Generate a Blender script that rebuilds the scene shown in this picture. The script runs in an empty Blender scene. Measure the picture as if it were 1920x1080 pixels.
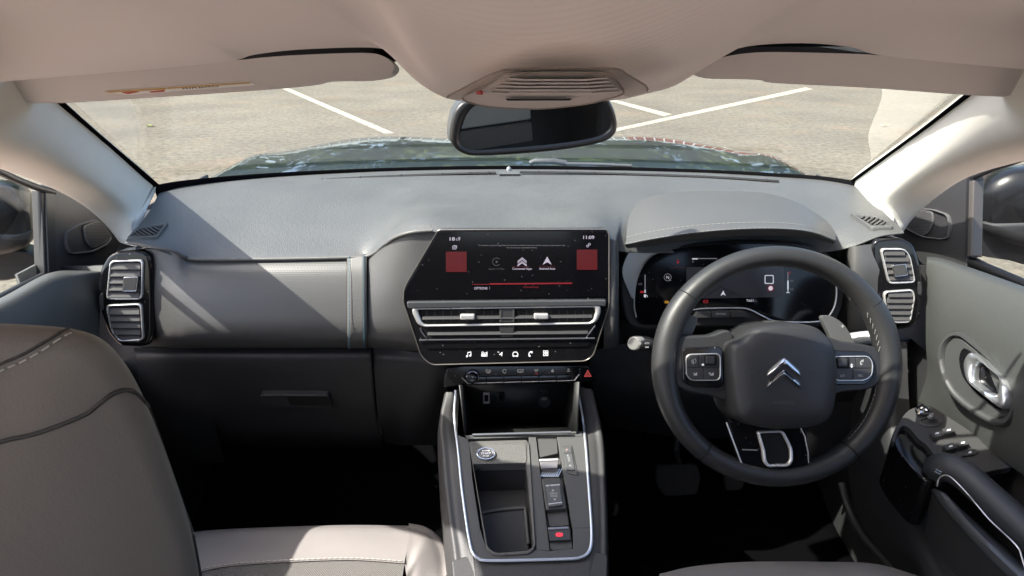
import bpy, bmesh, math, random
from mathutils import Vector as V, Matrix
R = math.radians
random.seed(7)

# ------------------------------------------------------------------ camera, sky, sun, exposure
scene = bpy.context.scene
FOCAL = 1150.0                       # focal length in pixels of the 1920 wide photograph
TILT = R(24)
CAM = V((0, 0, 1.45))
cd = bpy.data.cameras.new('camera')
cd.sensor_width = 36.0
cd.lens = 36.0 * FOCAL / 1920.0
cd.clip_start = 0.01
cd.clip_end = 2000
cam = bpy.data.objects.new('camera', cd)
scene.collection.objects.link(cam)
cam.location = CAM
cam.rotation_euler = (math.pi / 2 - TILT, 0, 0)
scene.camera = cam

SUN = V((-0.80, -0.19, 1.0)).normalized()      # direction towards the sun
world = bpy.data.worlds.new('World')
scene.world = world
world.use_nodes = True
wn = world.node_tree
wn.nodes.clear()
sky = wn.nodes.new('ShaderNodeTexSky')
sky.sky_type = 'NISHITA'
sky.sun_disc = False
sky.air_density = 0.8
sky.dust_density = 3.0
sky.ozone_density = 0.6
sky.sun_elevation = math.asin(SUN.z)
sky.sun_rotation = math.atan2(SUN.x, SUN.y)
bg = wn.nodes.new('ShaderNodeBackground')
bg.inputs['Strength'].default_value = 0.15
wo = wn.nodes.new('ShaderNodeOutputWorld')
wn.links.new(sky.outputs[0], bg.inputs[0])
wn.links.new(bg.outputs[0], wo.inputs[0])
sl = bpy.data.lights.new('sun', 'SUN')
sl.energy = 3.2
sl.angle = R(0.53)
sl.color = (1.0, 0.955, 0.89)
so = bpy.data.objects.new('sun', sl)
scene.collection.objects.link(so)
so.rotation_euler = (-SUN).to_track_quat('-Z', 'Y').to_euler()
so.location = SUN * 30

vs = scene.view_settings
vs.view_transform = 'Standard'
vs.look = 'None'
vs.exposure = 1.93
vs.gamma = 1.0
vs.use_curve_mapping = False
scene.cycles.use_denoising = True
scene.cycles.max_bounces = 10
scene.cycles.diffuse_bounces = 5
scene.cycles.transparent_max_bounces = 12
scene.cycles.sample_clamp_indirect = 6.0
scene.cycles.caustics_reflective = False
scene.cycles.caustics_refractive = False

# ------------------------------------------------------------------ helpers: measured points
def ray(px, py):
    u = (px - 960.0) / FOCAL
    v = (540.0 - py) / FOCAL
    return V((u, math.cos(TILT) + v * math.sin(TILT), -math.sin(TILT) + v * math.cos(TILT)))

def PY(px, py, Y):
    d = ray(px, py)
    return CAM + d * (Y / d.y)

def PX(px, py, X):
    d = ray(px, py)
    return CAM + d * (X / d.x)

def PZ(px, py, Z):
    d = ray(px, py)
    return CAM + d * ((Z - CAM.z) / d.z)

class Frame:
    """a plane in the car: origin, right, up, normal (towards the cabin)"""
    def __init__(s, o, n, up=(0, 0, 1)):
        s.o = V(o)
        s.n = V(n).normalized()
        s.r = V(up).cross(s.n).normalized()
        s.u = s.n.cross(s.r).normalized()
    def __call__(s, px, py, h=0.0):
        d = ray(px, py)
        t = (s.o + s.n * h - CAM).dot(s.n) / d.dot(s.n)
        return CAM + d * t

# ------------------------------------------------------------------ helpers: objects
COL = scene.collection
BASE = {}

def tag(o, label=None, cat=None, group=None, kind=None):
    if label: o['label'] = label
    if cat: o['category'] = cat
    if group: o['group'] = group
    if kind: o['kind'] = kind
    return o

def thing(name, label, cat, loc, group=None):
    o = bpy.data.objects.new(name, None)
    o.empty_display_size = 0.05
    COL.objects.link(o)
    o.location = V(loc)
    BASE[o.name] = V(loc)
    return tag(o, label, cat, group)

def mk(name, verts, faces, mat, parent=None, smooth=True, bev=0, seg=2, thick=0, recalc=True,
       sub=0, crease=40, wn_=True, matidx=None):
    verts = [V(v) for v in verts]
    if parent is not None:
        base = BASE[parent.name]
    else:
        c = sum(verts, V((0, 0, 0))) / len(verts)
        base = V((c.x, c.y, min(v.z for v in verts)))
    me = bpy.data.meshes.new(name)
    me.from_pydata([v - base for v in verts], [], faces)
    if recalc:
        bm = bmesh.new()
        bm.from_mesh(me)
        bmesh.ops.recalc_face_normals(bm, faces=bm.faces)
        bm.to_mesh(me)
        bm.free()
    me.materials.append(mat)
    if smooth:
        me.polygons.foreach_set('use_smooth', [True] * len(me.polygons))
        if not bev:
            me.set_sharp_from_angle(angle=R(crease))
    o = bpy.data.objects.new(name, me)
    COL.objects.link(o)
    if parent is not None:
        o.parent = parent
        BASE[o.name] = base
    else:
        o.location = base
        BASE[o.name] = base
    if thick:
        m = o.modifiers.new('solid', 'SOLIDIFY')
        m.thickness = thick
        m.offset = 0
    if sub:
        m = o.modifiers.new('sub', 'SUBSURF')
        m.levels = sub
        m.render_levels = sub
    if bev:
        m = o.modifiers.new('bevel', 'BEVEL')
        m.width = bev
        m.segments = seg
        m.limit_method = 'ANGLE'
        m.angle_limit = R(35)
        if wn_:
            w = o.modifiers.new('wn', 'WEIGHTED_NORMAL')
            w.keep_sharp = True
    return o

def prism(top, vec):
    n = len(top)
    vs_ = list(top) + [p + vec for p in top]
    fs = [list(range(n)), list(range(2 * n - 1, n - 1, -1))]
    for i in range(n):
        j = (i + 1) % n
        fs.append([i, n + i, n + j, j])
    return vs_, fs

def rpoly(pts, r=6, n=5):
    """round the corners of a polygon; a point may carry its own radius"""
    out = []
    m = len(pts)
    for i in range(m):
        a, b, c = pts[i - 1], pts[i], pts[(i + 1) % m]
        rr = b[2] if len(b) > 2 else r
        bx, by = b[0], b[1]
        ax, ay = a[0] - bx, a[1] - by
        cx, cy = c[0] - bx, c[1] - by
        la, lc = math.hypot(ax, ay), math.hypot(cx, cy)
        k = min(rr, la * 0.48, lc * 0.48)
        if k < 0.05:
            out.append((bx, by))
            continue
        p0 = (bx + ax / la * k, by + ay / la * k)
        p1 = (bx + cx / lc * k, by + cy / lc * k)
        for q in range(n + 1):
            t = q / n
            w0, w1, w2 = (1 - t) ** 2, 2 * t * (1 - t), t * t
            out.append((w0 * p0[0] + w1 * bx + w2 * p1[0], w0 * p0[1] + w1 * by + w2 * p1[1]))
    return out

def crv(pts, n=6, closed=True):
    """Catmull-Rom through points (tuples of any length or vectors)"""
    out = []
    m = len(pts)
    P_ = [V(p) if len(p) == 3 else V((p[0], p[1], 0)) for p in pts]
    rng = range(m) if closed else range(m - 1)
    for i in rng:
        if closed:
            a, b, c, d = P_[(i - 1) % m], P_[i], P_[(i + 1) % m], P_[(i + 2) % m]
        else:
            b, c = P_[i], P_[i + 1]
            a = P_[i - 1] if i > 0 else b * 2 - c
            d = P_[i + 2] if i + 2 < m else c * 2 - b
        for q in range(n):
            t = q / n
            out.append(0.5 * ((2 * b) + (c - a) * t + (2 * a - 5 * b + 4 * c - d) * t * t + (3 * b - a - 3 * c + d) * t ** 3))
    if not closed:
        out.append(P_[-1])
    if len(pts[0]) == 2:
        return [(p.x, p.y) for p in out]
    return out

def slab(name, outline, fr, h, depth, mat, parent=None, bev=0.0012, seg=2, vec=None, **k):
    top = [fr(p[0], p[1], h) for p in outline]
    v, f = prism(top, fr.n * -depth if vec is None else V(vec))
    return mk(name, v, f, mat, parent, bev=bev, seg=seg, **k)

def ring(name, outer, inner, fr, h, depth, mat, parent=None, b=0.0012, closed=True):
    O = [fr(p[0], p[1], h) for p in outer]
    I = [fr(p[0], p[1], h) for p in inner]
    n = len(O)
    dn = fr.n
    rows = [[], [], [], [], [], [], ]
    for o_, i_ in zip(O, I):
        w = i_ - o_
        L = max(w.length, 1e-6)
        k = w * (min(b, L * 0.3) / L)
        rows[0].append(o_ - dn * depth)
        rows[1].append(o_ - dn * b)
        rows[2].append(o_ + k)
        rows[3].append(i_ - k)
        rows[4].append(i_ - dn * b)
        rows[5].append(i_ - dn * depth)
    vs_ = [p for r_ in rows for p in r_]
    fs = []
    for a in range(6):
        bb = (a + 1) % 6
        for i in range(n if closed else n - 1):
            j = (i + 1) % n
            fs.append([a * n + i, a * n + j, bb * n + j, bb * n + i])
    return mk(name, vs_, fs, mat, parent, crease=60)

def dome(name, outline, fr, prof, mat, parent=None, centre=None, depth=0.0, crease=50, shear=(0, 0)):
    """outline shrunk towards its centre: prof = [(scale, height), ...] from the rim to the middle"""
    n = len(outline)
    cx = sum(p[0] for p in outline) / n
    cy = sum(p[1] for p in outline) / n
    if centre: cx, cy = centre
    base = [fr(p[0], p[1], 0) for p in outline]
    c0 = fr(cx, cy, 0)
    vs_ = []
    if depth:
        vs_ += [p - fr.n * depth for p in base]
    for s, h in prof:
        sh_ = (fr.u * shear[1] + fr.r * shear[0]) * min(h, 0)
        vs_ += [c0 + (p - c0) * s + fr.n * h + sh_ for p in base]
    nr = len(vs_) // n
    fs = []
    for a in range(nr - 1):
        for i in range(n):
            j = (i + 1) % n
            fs.append([a * n + i, a * n + j, (a + 1) * n + j, (a + 1) * n + i])
    fs.append(list(range((nr - 1) * n, nr * n)))
    fs.append(list(range(n - 1, -1, -1)))
    return mk(name, vs_, fs, mat, parent, crease=crease)

def tube(name, pts, r, mat, parent=None, closed=False, ns=10, flat=None, up=V((0, 0, 1)), caps=True):
    """sweep a circle (or ellipse: flat = (ra, rb)) along 3-D points; r may be a list"""
    pts = [V(p) for p in pts]
    n = len(pts)
    vs_, fs = [], []
    for i, p in enumerate(pts):
        if closed:
            t = pts[(i + 1) % n] - pts[i - 1]
        else:
            t = pts[min(i + 1, n - 1)] - pts[max(i - 1, 0)]
        t.normalize()
        a = t.cross(up)
        if a.length < 1e-4: a = t.cross(V((1, 0, 0)))
        a.normalize()
        b = a.cross(t).normalized()
        rr = r[i] if isinstance(r, (list, tuple)) else r
        ra, rb = (rr, rr) if flat is None else (rr * flat[0], rr * flat[1])
        for q in range(ns):
            w = 2 * math.pi * q / ns
            vs_.append(p + a * (math.cos(w) * ra) + b * (math.sin(w) * rb))
    for i in range(n if closed else n - 1):
        j = (i + 1) % n
        for q in range(ns):
            s = (q + 1) % ns
            fs.append([i * ns + q, i * ns + s, j * ns + s, j * ns + q])
    if not closed and caps:
        fs.append(list(range(ns)))
        fs.append(list(range((n - 1) * ns, n * ns))[::-1])
    return mk(name, vs_, fs, mat, parent, crease=60)

def cr1(vals, t):
    m = len(vals)
    x = t * (m - 1)
    i = min(int(x), m - 2)
    f = x - i
    b, c = vals[i], vals[i + 1]
    a = vals[i - 1] if i > 0 else b * 2 - c
    d = vals[i + 2] if i + 2 < m else c * 2 - b
    return 0.5 * ((2 * b) + (c - a) * f + (2 * a - 5 * b + 4 * c - d) * f * f + (3 * b - a - 3 * c + d) * f ** 3)

def grid(rows, nu, nv):
    """rows of 3-D points -> smooth grid of (nv+1) x (nu+1) points"""
    fine = [[cr1(r_, i / nu) for i in range(nu + 1)] for r_ in rows]
    return [[cr1([fr_[i] for fr_ in fine], j / nv) for i in range(nu + 1)] for j in range(nv + 1)]

def loft(name, rows, nu, nv, mat, parent=None, thick=0.0, crease=70, recalc=False):
    g = grid(rows, nu, nv)
    vs_ = [p for r_ in g for p in r_]
    w = nu + 1
    fs = [[j * w + i, j * w + i + 1, (j + 1) * w + i + 1, (j + 1) * w + i] for j in range(nv) for i in range(nu)]
    return mk(name, vs_, fs, mat, parent, thick=thick, crease=crease, recalc=recalc)

def flat_polys(name, polys, fr, h, mat, parent=None, th=0.0003):
    """small printed marks: filled outlines in photo coordinates, thin plates on a plane"""
    vs_, fs = [], []
    for pl in polys:
        v, f = prism([fr(p[0], p[1], h + th) for p in pl], fr.n * -th)
        k = len(vs_)
        vs_ += v
        fs += [[i + k for i in q] for q in f]
    return mk(name, vs_, fs, mat, parent, smooth=False)

def stroke(pts, w, closed=False):
    """a polyline in photo coordinates -> list of quads of width w"""
    out = []
    m = len(pts)
    for i in range(m if closed else m - 1):
        a, b = pts[i], pts[(i + 1) % m]
        dx, dy = b[0] - a[0], b[1] - a[1]
        L = math.hypot(dx, dy) or 1
        nx, ny = -dy / L * w / 2, dx / L * w / 2
        ex, ey = dx / L * w * .25, dy / L * w * .25
        out.append([(a[0] + nx - ex, a[1] + ny - ey), (b[0] + nx + ex, b[1] + ny + ey), (b[0] - nx + ex, b[1] - ny + ey), (a[0] - nx - ex, a[1] - ny - ey)])
    return out

def circ(cx, cy, rx, ry=None, n=20, a0=0, a1=360):
    ry = rx if ry is None else ry
    full = abs(a1 - a0) >= 360
    k = n if full else n + 1
    return [(cx + rx * math.cos(R(a0 + (a1 - a0) * i / n)), cy - ry * math.sin(R(a0 + (a1 - a0) * i / n))) for i in range(k)]

def rect(x0, y0, x1, y1):
    return [(x0, y0), (x1, y0), (x1, y1), (x0, y1)]

def text(name, s, cx, cy, wpx, hpx, fr, h, mat, parent, rot=0, bold=0.0):
    cu = bpy.data.curves.new('t', 'FONT')
    cu.body = s
    cu.align_x = 'CENTER'
    cu.align_y = 'CENTER'
    cu.resolution_u = 3
    cu.offset = bold
    ob = bpy.data.objects.new('t', cu)
    COL.objects.link(ob)
    dg = bpy.context.evaluated_depsgraph_get()
    dg.update()
    me = bpy.data.meshes.new_from_object(ob.evaluated_get(dg))
    vs_ = [v.co.copy() for v in me.vertices]
    fs = [list(p.vertices) for p in me.polygons]
    bpy.data.objects.remove(ob)
    bpy.data.curves.remove(cu)
    bpy.data.meshes.remove(me)
    x0, x1 = min(v.x for v in vs_), max(v.x for v in vs_)
    y0, y1 = min(v.y for v in vs_), max(v.y for v in vs_)
    sx = wpx / (x1 - x0)
    sy = hpx / (y1 - y0)
    c, s_ = math.cos(R(rot)), math.sin(R(rot))
    out = []
    for v in vs_:
        x = (v.x - (x0 + x1) / 2) * sx
        y = (v.y - (y0 + y1) / 2) * sy
        out.append(fr(cx + x * c - y * s_, cy - (x * s_ + y * c), h))
    return mk(name, out, fs, mat, parent, smooth=False)

# ------------------------------------------------------------------ materials
MATS = {}
def mat(name, col, rough=0.5, metal=0.0, spec=0.5, coat=0.0, coat_rough=0.05, emit=None, emit_s=1.0,
        var=0.0, var_scale=8.0, rvar=0.0, bump=None, specks=0.0, sheen=0.0):
    """bump = (kind, scale, strength, distance)"""
    m = bpy.data.materials.new(name)
    m.use_nodes = True
    nt = m.node_tree
    b = nt.nodes['Principled BSDF']
    b.inputs['Base Color'].default_value = (*col, 1)
    b.inputs['Roughness'].default_value = rough
    b.inputs['Metallic'].default_value = metal
    b.inputs['Specular IOR Level'].default_value = spec
    if coat:
        b.inputs['Coat Weight'].default_value = coat
        b.inputs['Coat Roughness'].default_value = coat_rough
    if sheen:
        b.inputs['Sheen Weight'].default_value = sheen
        b.inputs['Sheen Roughness'].default_value = 0.6
    if emit:
        b.inputs['Emission Color'].default_value = (*emit, 1)
        b.inputs['Emission Strength'].default_value = emit_s
    tc = nt.nodes.new('ShaderNodeTexCoord')
    L = nt.links.new
    colsock = None
    if var or rvar:
        nz = nt.nodes.new('ShaderNodeTexNoise')
        nz.inputs['Scale'].default_value = var_scale
        nz.inputs['Detail'].default_value = 6
        nz.inputs['Roughness'].default_value = 0.6
        L(tc.outputs['Object'], nz.inputs['Vector'])
        if var:
            mr = nt.nodes.new('ShaderNodeMapRange')
            mr.inputs['From Min'].default_value = 0.25
            mr.inputs['From Max'].default_value = 0.75
            mr.inputs['To Min'].default_value = 1 - var
            mr.inputs['To Max'].default_value = 1 + var
            L(nz.outputs['Fac'], mr.inputs['Value'])
            mx = nt.nodes.new('ShaderNodeVectorMath')
            mx.operation = 'SCALE'
            mx.inputs[0].default_value = col
            L(mr.outputs[0], mx.inputs['Scale'])
            colsock = mx.outputs[0]
        if rvar:
            m2 = nt.nodes.new('ShaderNodeMapRange')
            m2.inputs['From Min'].default_value = 0.25
            m2.inputs['From Max'].default_value = 0.75
            m2.inputs['To Min'].default_value = max(0.02, rough - rvar)
            m2.inputs['To Max'].default_value = rough + rvar
            L(nz.outputs['Fac'], m2.inputs['Value'])
            L(m2.outputs[0], b.inputs['Roughness'])
    if specks:
        vo = nt.nodes.new('ShaderNodeTexVoronoi')
        vo.inputs['Scale'].default_value = 130
        L(tc.outputs['Object'], vo.inputs['Vector'])
        vc = nt.nodes.new('ShaderNodeTexWhiteNoise')
        L(vo.outputs['Color'], vc.inputs['Vector'])
        a = nt.nodes.new('ShaderNodeMath'); a.operation = 'MULTIPLY'
        a.inputs[1].default_value = 0.16
        L(vc.outputs['Value'], a.inputs[0])
        a2 = nt.nodes.new('ShaderNodeMath'); a2.operation = 'LESS_THAN'
        L(vo.outputs['Distance'], a2.inputs[0]); L(a.outputs[0], a2.inputs[1])
        a3 = nt.nodes.new('ShaderNodeMath'); a3.operation = 'GREATER_THAN'
        a3.inputs[1].default_value = 0.72
        L(vc.outputs['Value'], a3.inputs[0])
        a4 = nt.nodes.new('ShaderNodeMath'); a4.operation = 'MULTIPLY'
        L(a2.outputs[0], a4.inputs[0]); L(a3.outputs[0], a4.inputs[1])
        a5 = nt.nodes.new('ShaderNodeMath'); a5.operation = 'MULTIPLY'
        a5.inputs[1].default_value = specks
        L(a4.outputs[0], a5.inputs[0])
        mx2 = nt.nodes.new('ShaderNodeMix'); mx2.data_type = 'RGBA'
        mx2.inputs['A'].default_value = (*col, 1)
        mx2.inputs['B'].default_value = (0.45, 0.45, 0.43, 1)
        if colsock: L(colsock, mx2.inputs['A'])
        L(a5.outputs[0], mx2.inputs['Factor'])
        colsock = mx2.outputs['Result']
    if colsock:
        L(colsock, b.inputs['Base Color'])
    if bump:
        kind, sc, st, dist = bump
        bp = nt.nodes.new('ShaderNodeBump')
        bp.inputs['Strength'].default_value = st
        bp.inputs['Distance'].default_value = dist
        if kind == 'leather':
            t1 = nt.nodes.new('ShaderNodeTexVoronoi')
            t1.inputs['Scale'].default_value = sc
            t1.feature = 'F1'
            nz2 = nt.nodes.new('ShaderNodeTexNoise')
            nz2.inputs['Scale'].default_value = sc * 0.25
            L(tc.outputs['Object'], t1.inputs['Vector']); L(tc.outputs['Object'], nz2.inputs['Vector'])
            ad = nt.nodes.new('ShaderNodeMath'); ad.operation = 'ADD'
            L(t1.outputs['Distance'], ad.inputs[0]); L(nz2.outputs['Fac'], ad.inputs[1])
            hs = ad.outputs[0]
        elif kind == 'noise':
            t1 = nt.nodes.new('ShaderNodeTexNoise')
            t1.inputs['Scale'].default_value = sc
            t1.inputs['Detail'].default_value = 4
            L(tc.outputs['Object'], t1.inputs['Vector'])
            hs = t1.outputs['Fac']
        elif kind in ('hex', 'rib', 'weave', 'ribx'):
            sp = nt.nodes.new('ShaderNodeSeparateXYZ')
            L(tc.outputs['Object'], sp.inputs[0])
            def wave(ax, k):
                mm = nt.nodes.new('ShaderNodeMath'); mm.operation = 'MULTIPLY'; mm.inputs[1].default_value = k
                L(ax, mm.inputs[0])
                ss = nt.nodes.new('ShaderNodeMath'); ss.operation = 'SINE'
                L(mm.outputs[0], ss.inputs[0])
                return ss.outputs[0]
            k = 2 * math.pi * sc
            def comb(op, a_, b_):
                mm = nt.nodes.new('ShaderNodeMath'); mm.operation = op
                L(a_, mm.inputs[0]); L(b_, mm.inputs[1])
                return mm.outputs[0]
            if kind == 'hex':
                p = comb('ADD', sp.outputs['X'], sp.outputs['Z']); q = comb('SUBTRACT', sp.outputs['X'], sp.outputs['Z'])
                hs = comb('MULTIPLY', wave(p, k), wave(q, k))
            elif kind == 'weave':
                hs = comb('MULTIPLY', wave(sp.outputs['X'], k), wave(sp.outputs['Y'], k))
            elif kind == 'ribx':
                hs = wave(sp.outputs['X'], k)
            else:
                sq = nt.nodes.new('ShaderNodeMath'); sq.operation = 'MULTIPLY_ADD'; sq.inputs[2].default_value = 0.016
                L(sp.outputs['X'], sq.inputs[0]); L(sp.outputs['X'], sq.inputs[1])
                ab = nt.nodes.new('ShaderNodeMath'); ab.operation = 'SQRT'
                L(sq.outputs[0], ab.inputs[0])
                ym = nt.nodes.new('ShaderNodeMath'); ym.operation = 'MULTIPLY'; ym.inputs[1].default_value = 0.62
                L(sp.outputs['Y'], ym.inputs[0])
                p = comb('ADD', ab.outputs[0], ym.outputs[0])
                hs = wave(p, k)
        L(hs, bp.inputs['Height'])
        L(bp.outputs[0], b.inputs['Normal'])
    MATS[name] = m
    return m

M_pad = mat('dash_soft_plastic', (0.072, 0.074, 0.073), 0.50, spec=0.5, var=0.09, var_scale=9, rvar=0.06, bump=('leather', 420, 0.5, 0.0008))
M_fascia = mat('fascia_hex_plastic', (0.072, 0.071, 0.070), 0.42, spec=0.5, var=0.05, bump=('hex', 190, 0.12, 0.0005))
M_strap = mat('strap_leather', (0.085, 0.083, 0.08), 0.5, bump=('leather', 600, 0.3, 0.0006))
M_black = mat('black_grained_plastic', (0.022, 0.022, 0.023), 0.55, spec=0.4, var=0.1, bump=('leather', 600, 0.3, 0.0006))
M_dark = mat('dark_cavity_plastic', (0.010, 0.010, 0.010), 0.7, spec=0.2)
M_gloss = mat('piano_black', (0.006, 0.006, 0.007), 0.07, spec=0.45, specks=0.25)
M_glass_black = mat('display_glass', (0.003, 0.003, 0.004), 0.10, spec=0.30, specks=0.09)
M_chrome = mat('chrome', (0.75, 0.75, 0.76), 0.12, metal=1.0)
M_satin = mat('satin_chrome', (0.78, 0.76, 0.74), 0.30, metal=0.7, rvar=0.05, var_scale=40)
M_vent = mat('vent_slat_plastic', (0.030, 0.030, 0.031), 0.45, spec=0.5)
M_ventlight = mat('vent_slat_grey', (0.050, 0.048, 0.047), 0.5, spec=0.5)
M_leather = mat('wheel_leather', (0.020, 0.020, 0.020), 0.46, spec=0.5, var=0.07, var_scale=20, bump=('leather', 750, 0.22, 0.0005))
M_hub = mat('airbag_cover', (0.021, 0.021, 0.022), 0.48, spec=0.5, var=0.05, bump=('leather', 800, 0.3, 0.0005))
M_seat = mat('seat_leather_taupe', (0.150, 0.135, 0.116), 0.55, spec=0.35, var=0.05, var_scale=6, bump=('leather', 500, 0.25, 0.0006))
M_seatfront = mat('seat_leather_grey', (0.23, 0.215, 0.205), 0.55, spec=0.35, var=0.05, bump=('leather', 500, 0.25, 0.0006))
M_seatfab = mat('seat_fabric', (0.13, 0.125, 0.115), 0.9, spec=0.1, sheen=0.2, bump=('weave', 260, 0.8, 0.001))
M_thread = mat('pale_thread', (0.42, 0.40, 0.36), 0.8, spec=0.1)
M_bluethread = mat('blue_thread', (0.045, 0.13, 0.17), 0.8, spec=0.1)
M_liner = mat('headliner_fabric', (0.82, 0.775, 0.738), 0.95, spec=0.05, sheen=0.1, var=0.03, var_scale=3, bump=('rib', 230, 0.07, 0.0007))
M_trim = mat('pillar_trim', (0.76, 0.73, 0.66), 0.6, spec=0.3, var=0.03, bump=('noise', 900, 0.15, 0.0005))
M_visor = mat('visor_plastic', (0.70, 0.66, 0.625), 0.6, spec=0.3, var=0.03, bump=('noise', 700, 0.2, 0.0005))
M_overhead = mat('overhead_plastic', (0.68, 0.63, 0.59), 0.5, spec=0.4)
M_white = mat('icon_white', (0.7, 0.7, 0.7), 0.5, emit=(0.9, 0.88, 0.95), emit_s=0.091)
M_lilac = mat('display_lilac', (0.1, 0.1, 0.1), 0.5, emit=(0.62, 0.52, 0.72), emit_s=0.156)
M_grey_ui = mat('display_grey', (0.05, 0.05, 0.05), 0.5, emit=(0.30, 0.28, 0.32), emit_s=0.114)
M_dim_ui = mat('display_dim', (0.02, 0.02, 0.02), 0.5, emit=(0.06, 0.055, 0.06), emit_s=0.145)
M_red_ui = mat('display_red', (0.02, 0.0, 0.0), 0.4, emit=(0.55, 0.02, 0.035), emit_s=0.114)
M_redsq = mat('display_red_tile', (0.02, 0.0, 0.0), 0.4, emit=(0.30, 0.004, 0.008), emit_s=0.063)
M_amber = mat('display_amber', (0.02, 0.0, 0.0), 0.4, emit=(0.75, 0.38, 0.02), emit_s=0.104)
M_map = mat('display_map', (0.004, 0.004, 0.005), 0.3, emit=(0.030, 0.028, 0.034), emit_s=0.104)
M_mapdark = mat('display_map_road', (0.002, 0.002, 0.002), 0.3, emit=(0.006, 0.006, 0.007), emit_s=0.104)
M_print = mat('grey_print', (0.45, 0.45, 0.45), 0.6)
M_emboss = mat('embossed_mark', (0.060, 0.060, 0.060), 0.5)
M_console = mat('console_plastic', (0.075, 0.075, 0.074), 0.5, spec=0.45, var=0.06, bump=('noise', 800, 0.3, 0.0005))
M_cside = mat('console_side_soft', (0.050, 0.049, 0.049), 0.5, spec=0.45, var=0.06, bump=('leather', 600, 0.25, 0.0006))
M_cspeck = mat('console_speckled', (0.105, 0.103, 0.098), 0.6, spec=0.35, var=0.35, var_scale=420)
M_silver = mat('silver_paint_trim', (0.62, 0.66, 0.72), 0.30, metal=0.75)
M_rubber = mat('rubber', (0.032, 0.032, 0.032), 0.8, spec=0.2)
M_carpet = mat('carpet', (0.0035, 0.0035, 0.004), 1.0, spec=0.0, bump=('noise', 900, 0.8, 0.002))
M_doorsoft = mat('door_soft_plastic', (0.046, 0.048, 0.046), 0.55, spec=0.4, var=0.07, bump=('leather', 600, 0.3, 0.0006))
M_doorinlay = mat('door_inlay', (0.040, 0.041, 0.041), 0.5, spec=0.4, bump=('leather', 600, 0.25, 0.0006))
M_paint = mat('car_paint_black', (0.008, 0.012, 0.013), 0.3, metal=0.0, spec=0.5, coat=1.0, coat_rough=0.03)
M_sticker = mat('sticker_white', (0.88, 0.86, 0.82), 0.6)
M_stickery = mat('sticker_yellow', (0.55, 0.36, 0.12), 0.6)
M_stickerr = mat('sticker_red', (0.45, 0.07, 0.06), 0.6)
M_belt = mat('belt_webbing', (0.05, 0.05, 0.052), 0.7, bump=('ribx', 300, 0.5, 0.0008))

def glass_mat(name, tint, ior=1.45):
    m = bpy.data.materials.new(name)
    m.use_nodes = True
    nt = m.node_tree
    nt.nodes.clear()
    out = nt.nodes.new('ShaderNodeOutputMaterial')
    mix = nt.nodes.new('ShaderNodeMixShader')
    lw = nt.nodes.new('ShaderNodeLayerWeight'); lw.inputs['Blend'].default_value = 0.5
    pw = nt.nodes.new('ShaderNodeMath'); pw.operation = 'POWER'; pw.inputs[1].default_value = 5.0
    nt.links.new(lw.outputs['Facing'], pw.inputs[0])
    fr_ = nt.nodes.new('ShaderNodeMath'); fr_.operation = 'MULTIPLY_ADD'
    fr_.inputs[1].default_value = 0.70; fr_.inputs[2].default_value = 0.025
    nt.links.new(pw.outputs[0], fr_.inputs[0])
    tr = nt.nodes.new('ShaderNodeBsdfTransparent'); tr.inputs[0].default_value = (*tint, 1)
    gl = nt.nodes.new('ShaderNodeBsdfGlossy'); gl.inputs['Roughness'].default_value = 0.01
    gl.inputs[0].default_value = (1, 1, 1, 1)
    nt.links.new(fr_.outputs[0], mix.inputs[0]); nt.links.new(tr.outputs[0], mix.inputs[1]); nt.links.new(gl.outputs[0], mix.inputs[2])
    nt.links.new(mix.outputs[0], out.inputs[0])
    return m
M_glass = glass_mat('windscreen_glass', (0.93, 0.965, 0.93))
M_sideglass = glass_mat('side_glass', (0.90, 0.94, 0.91))
M_mirror = mat('mirror_glass', (0.72, 0.74, 0.74), 0.01, metal=1.0)

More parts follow.
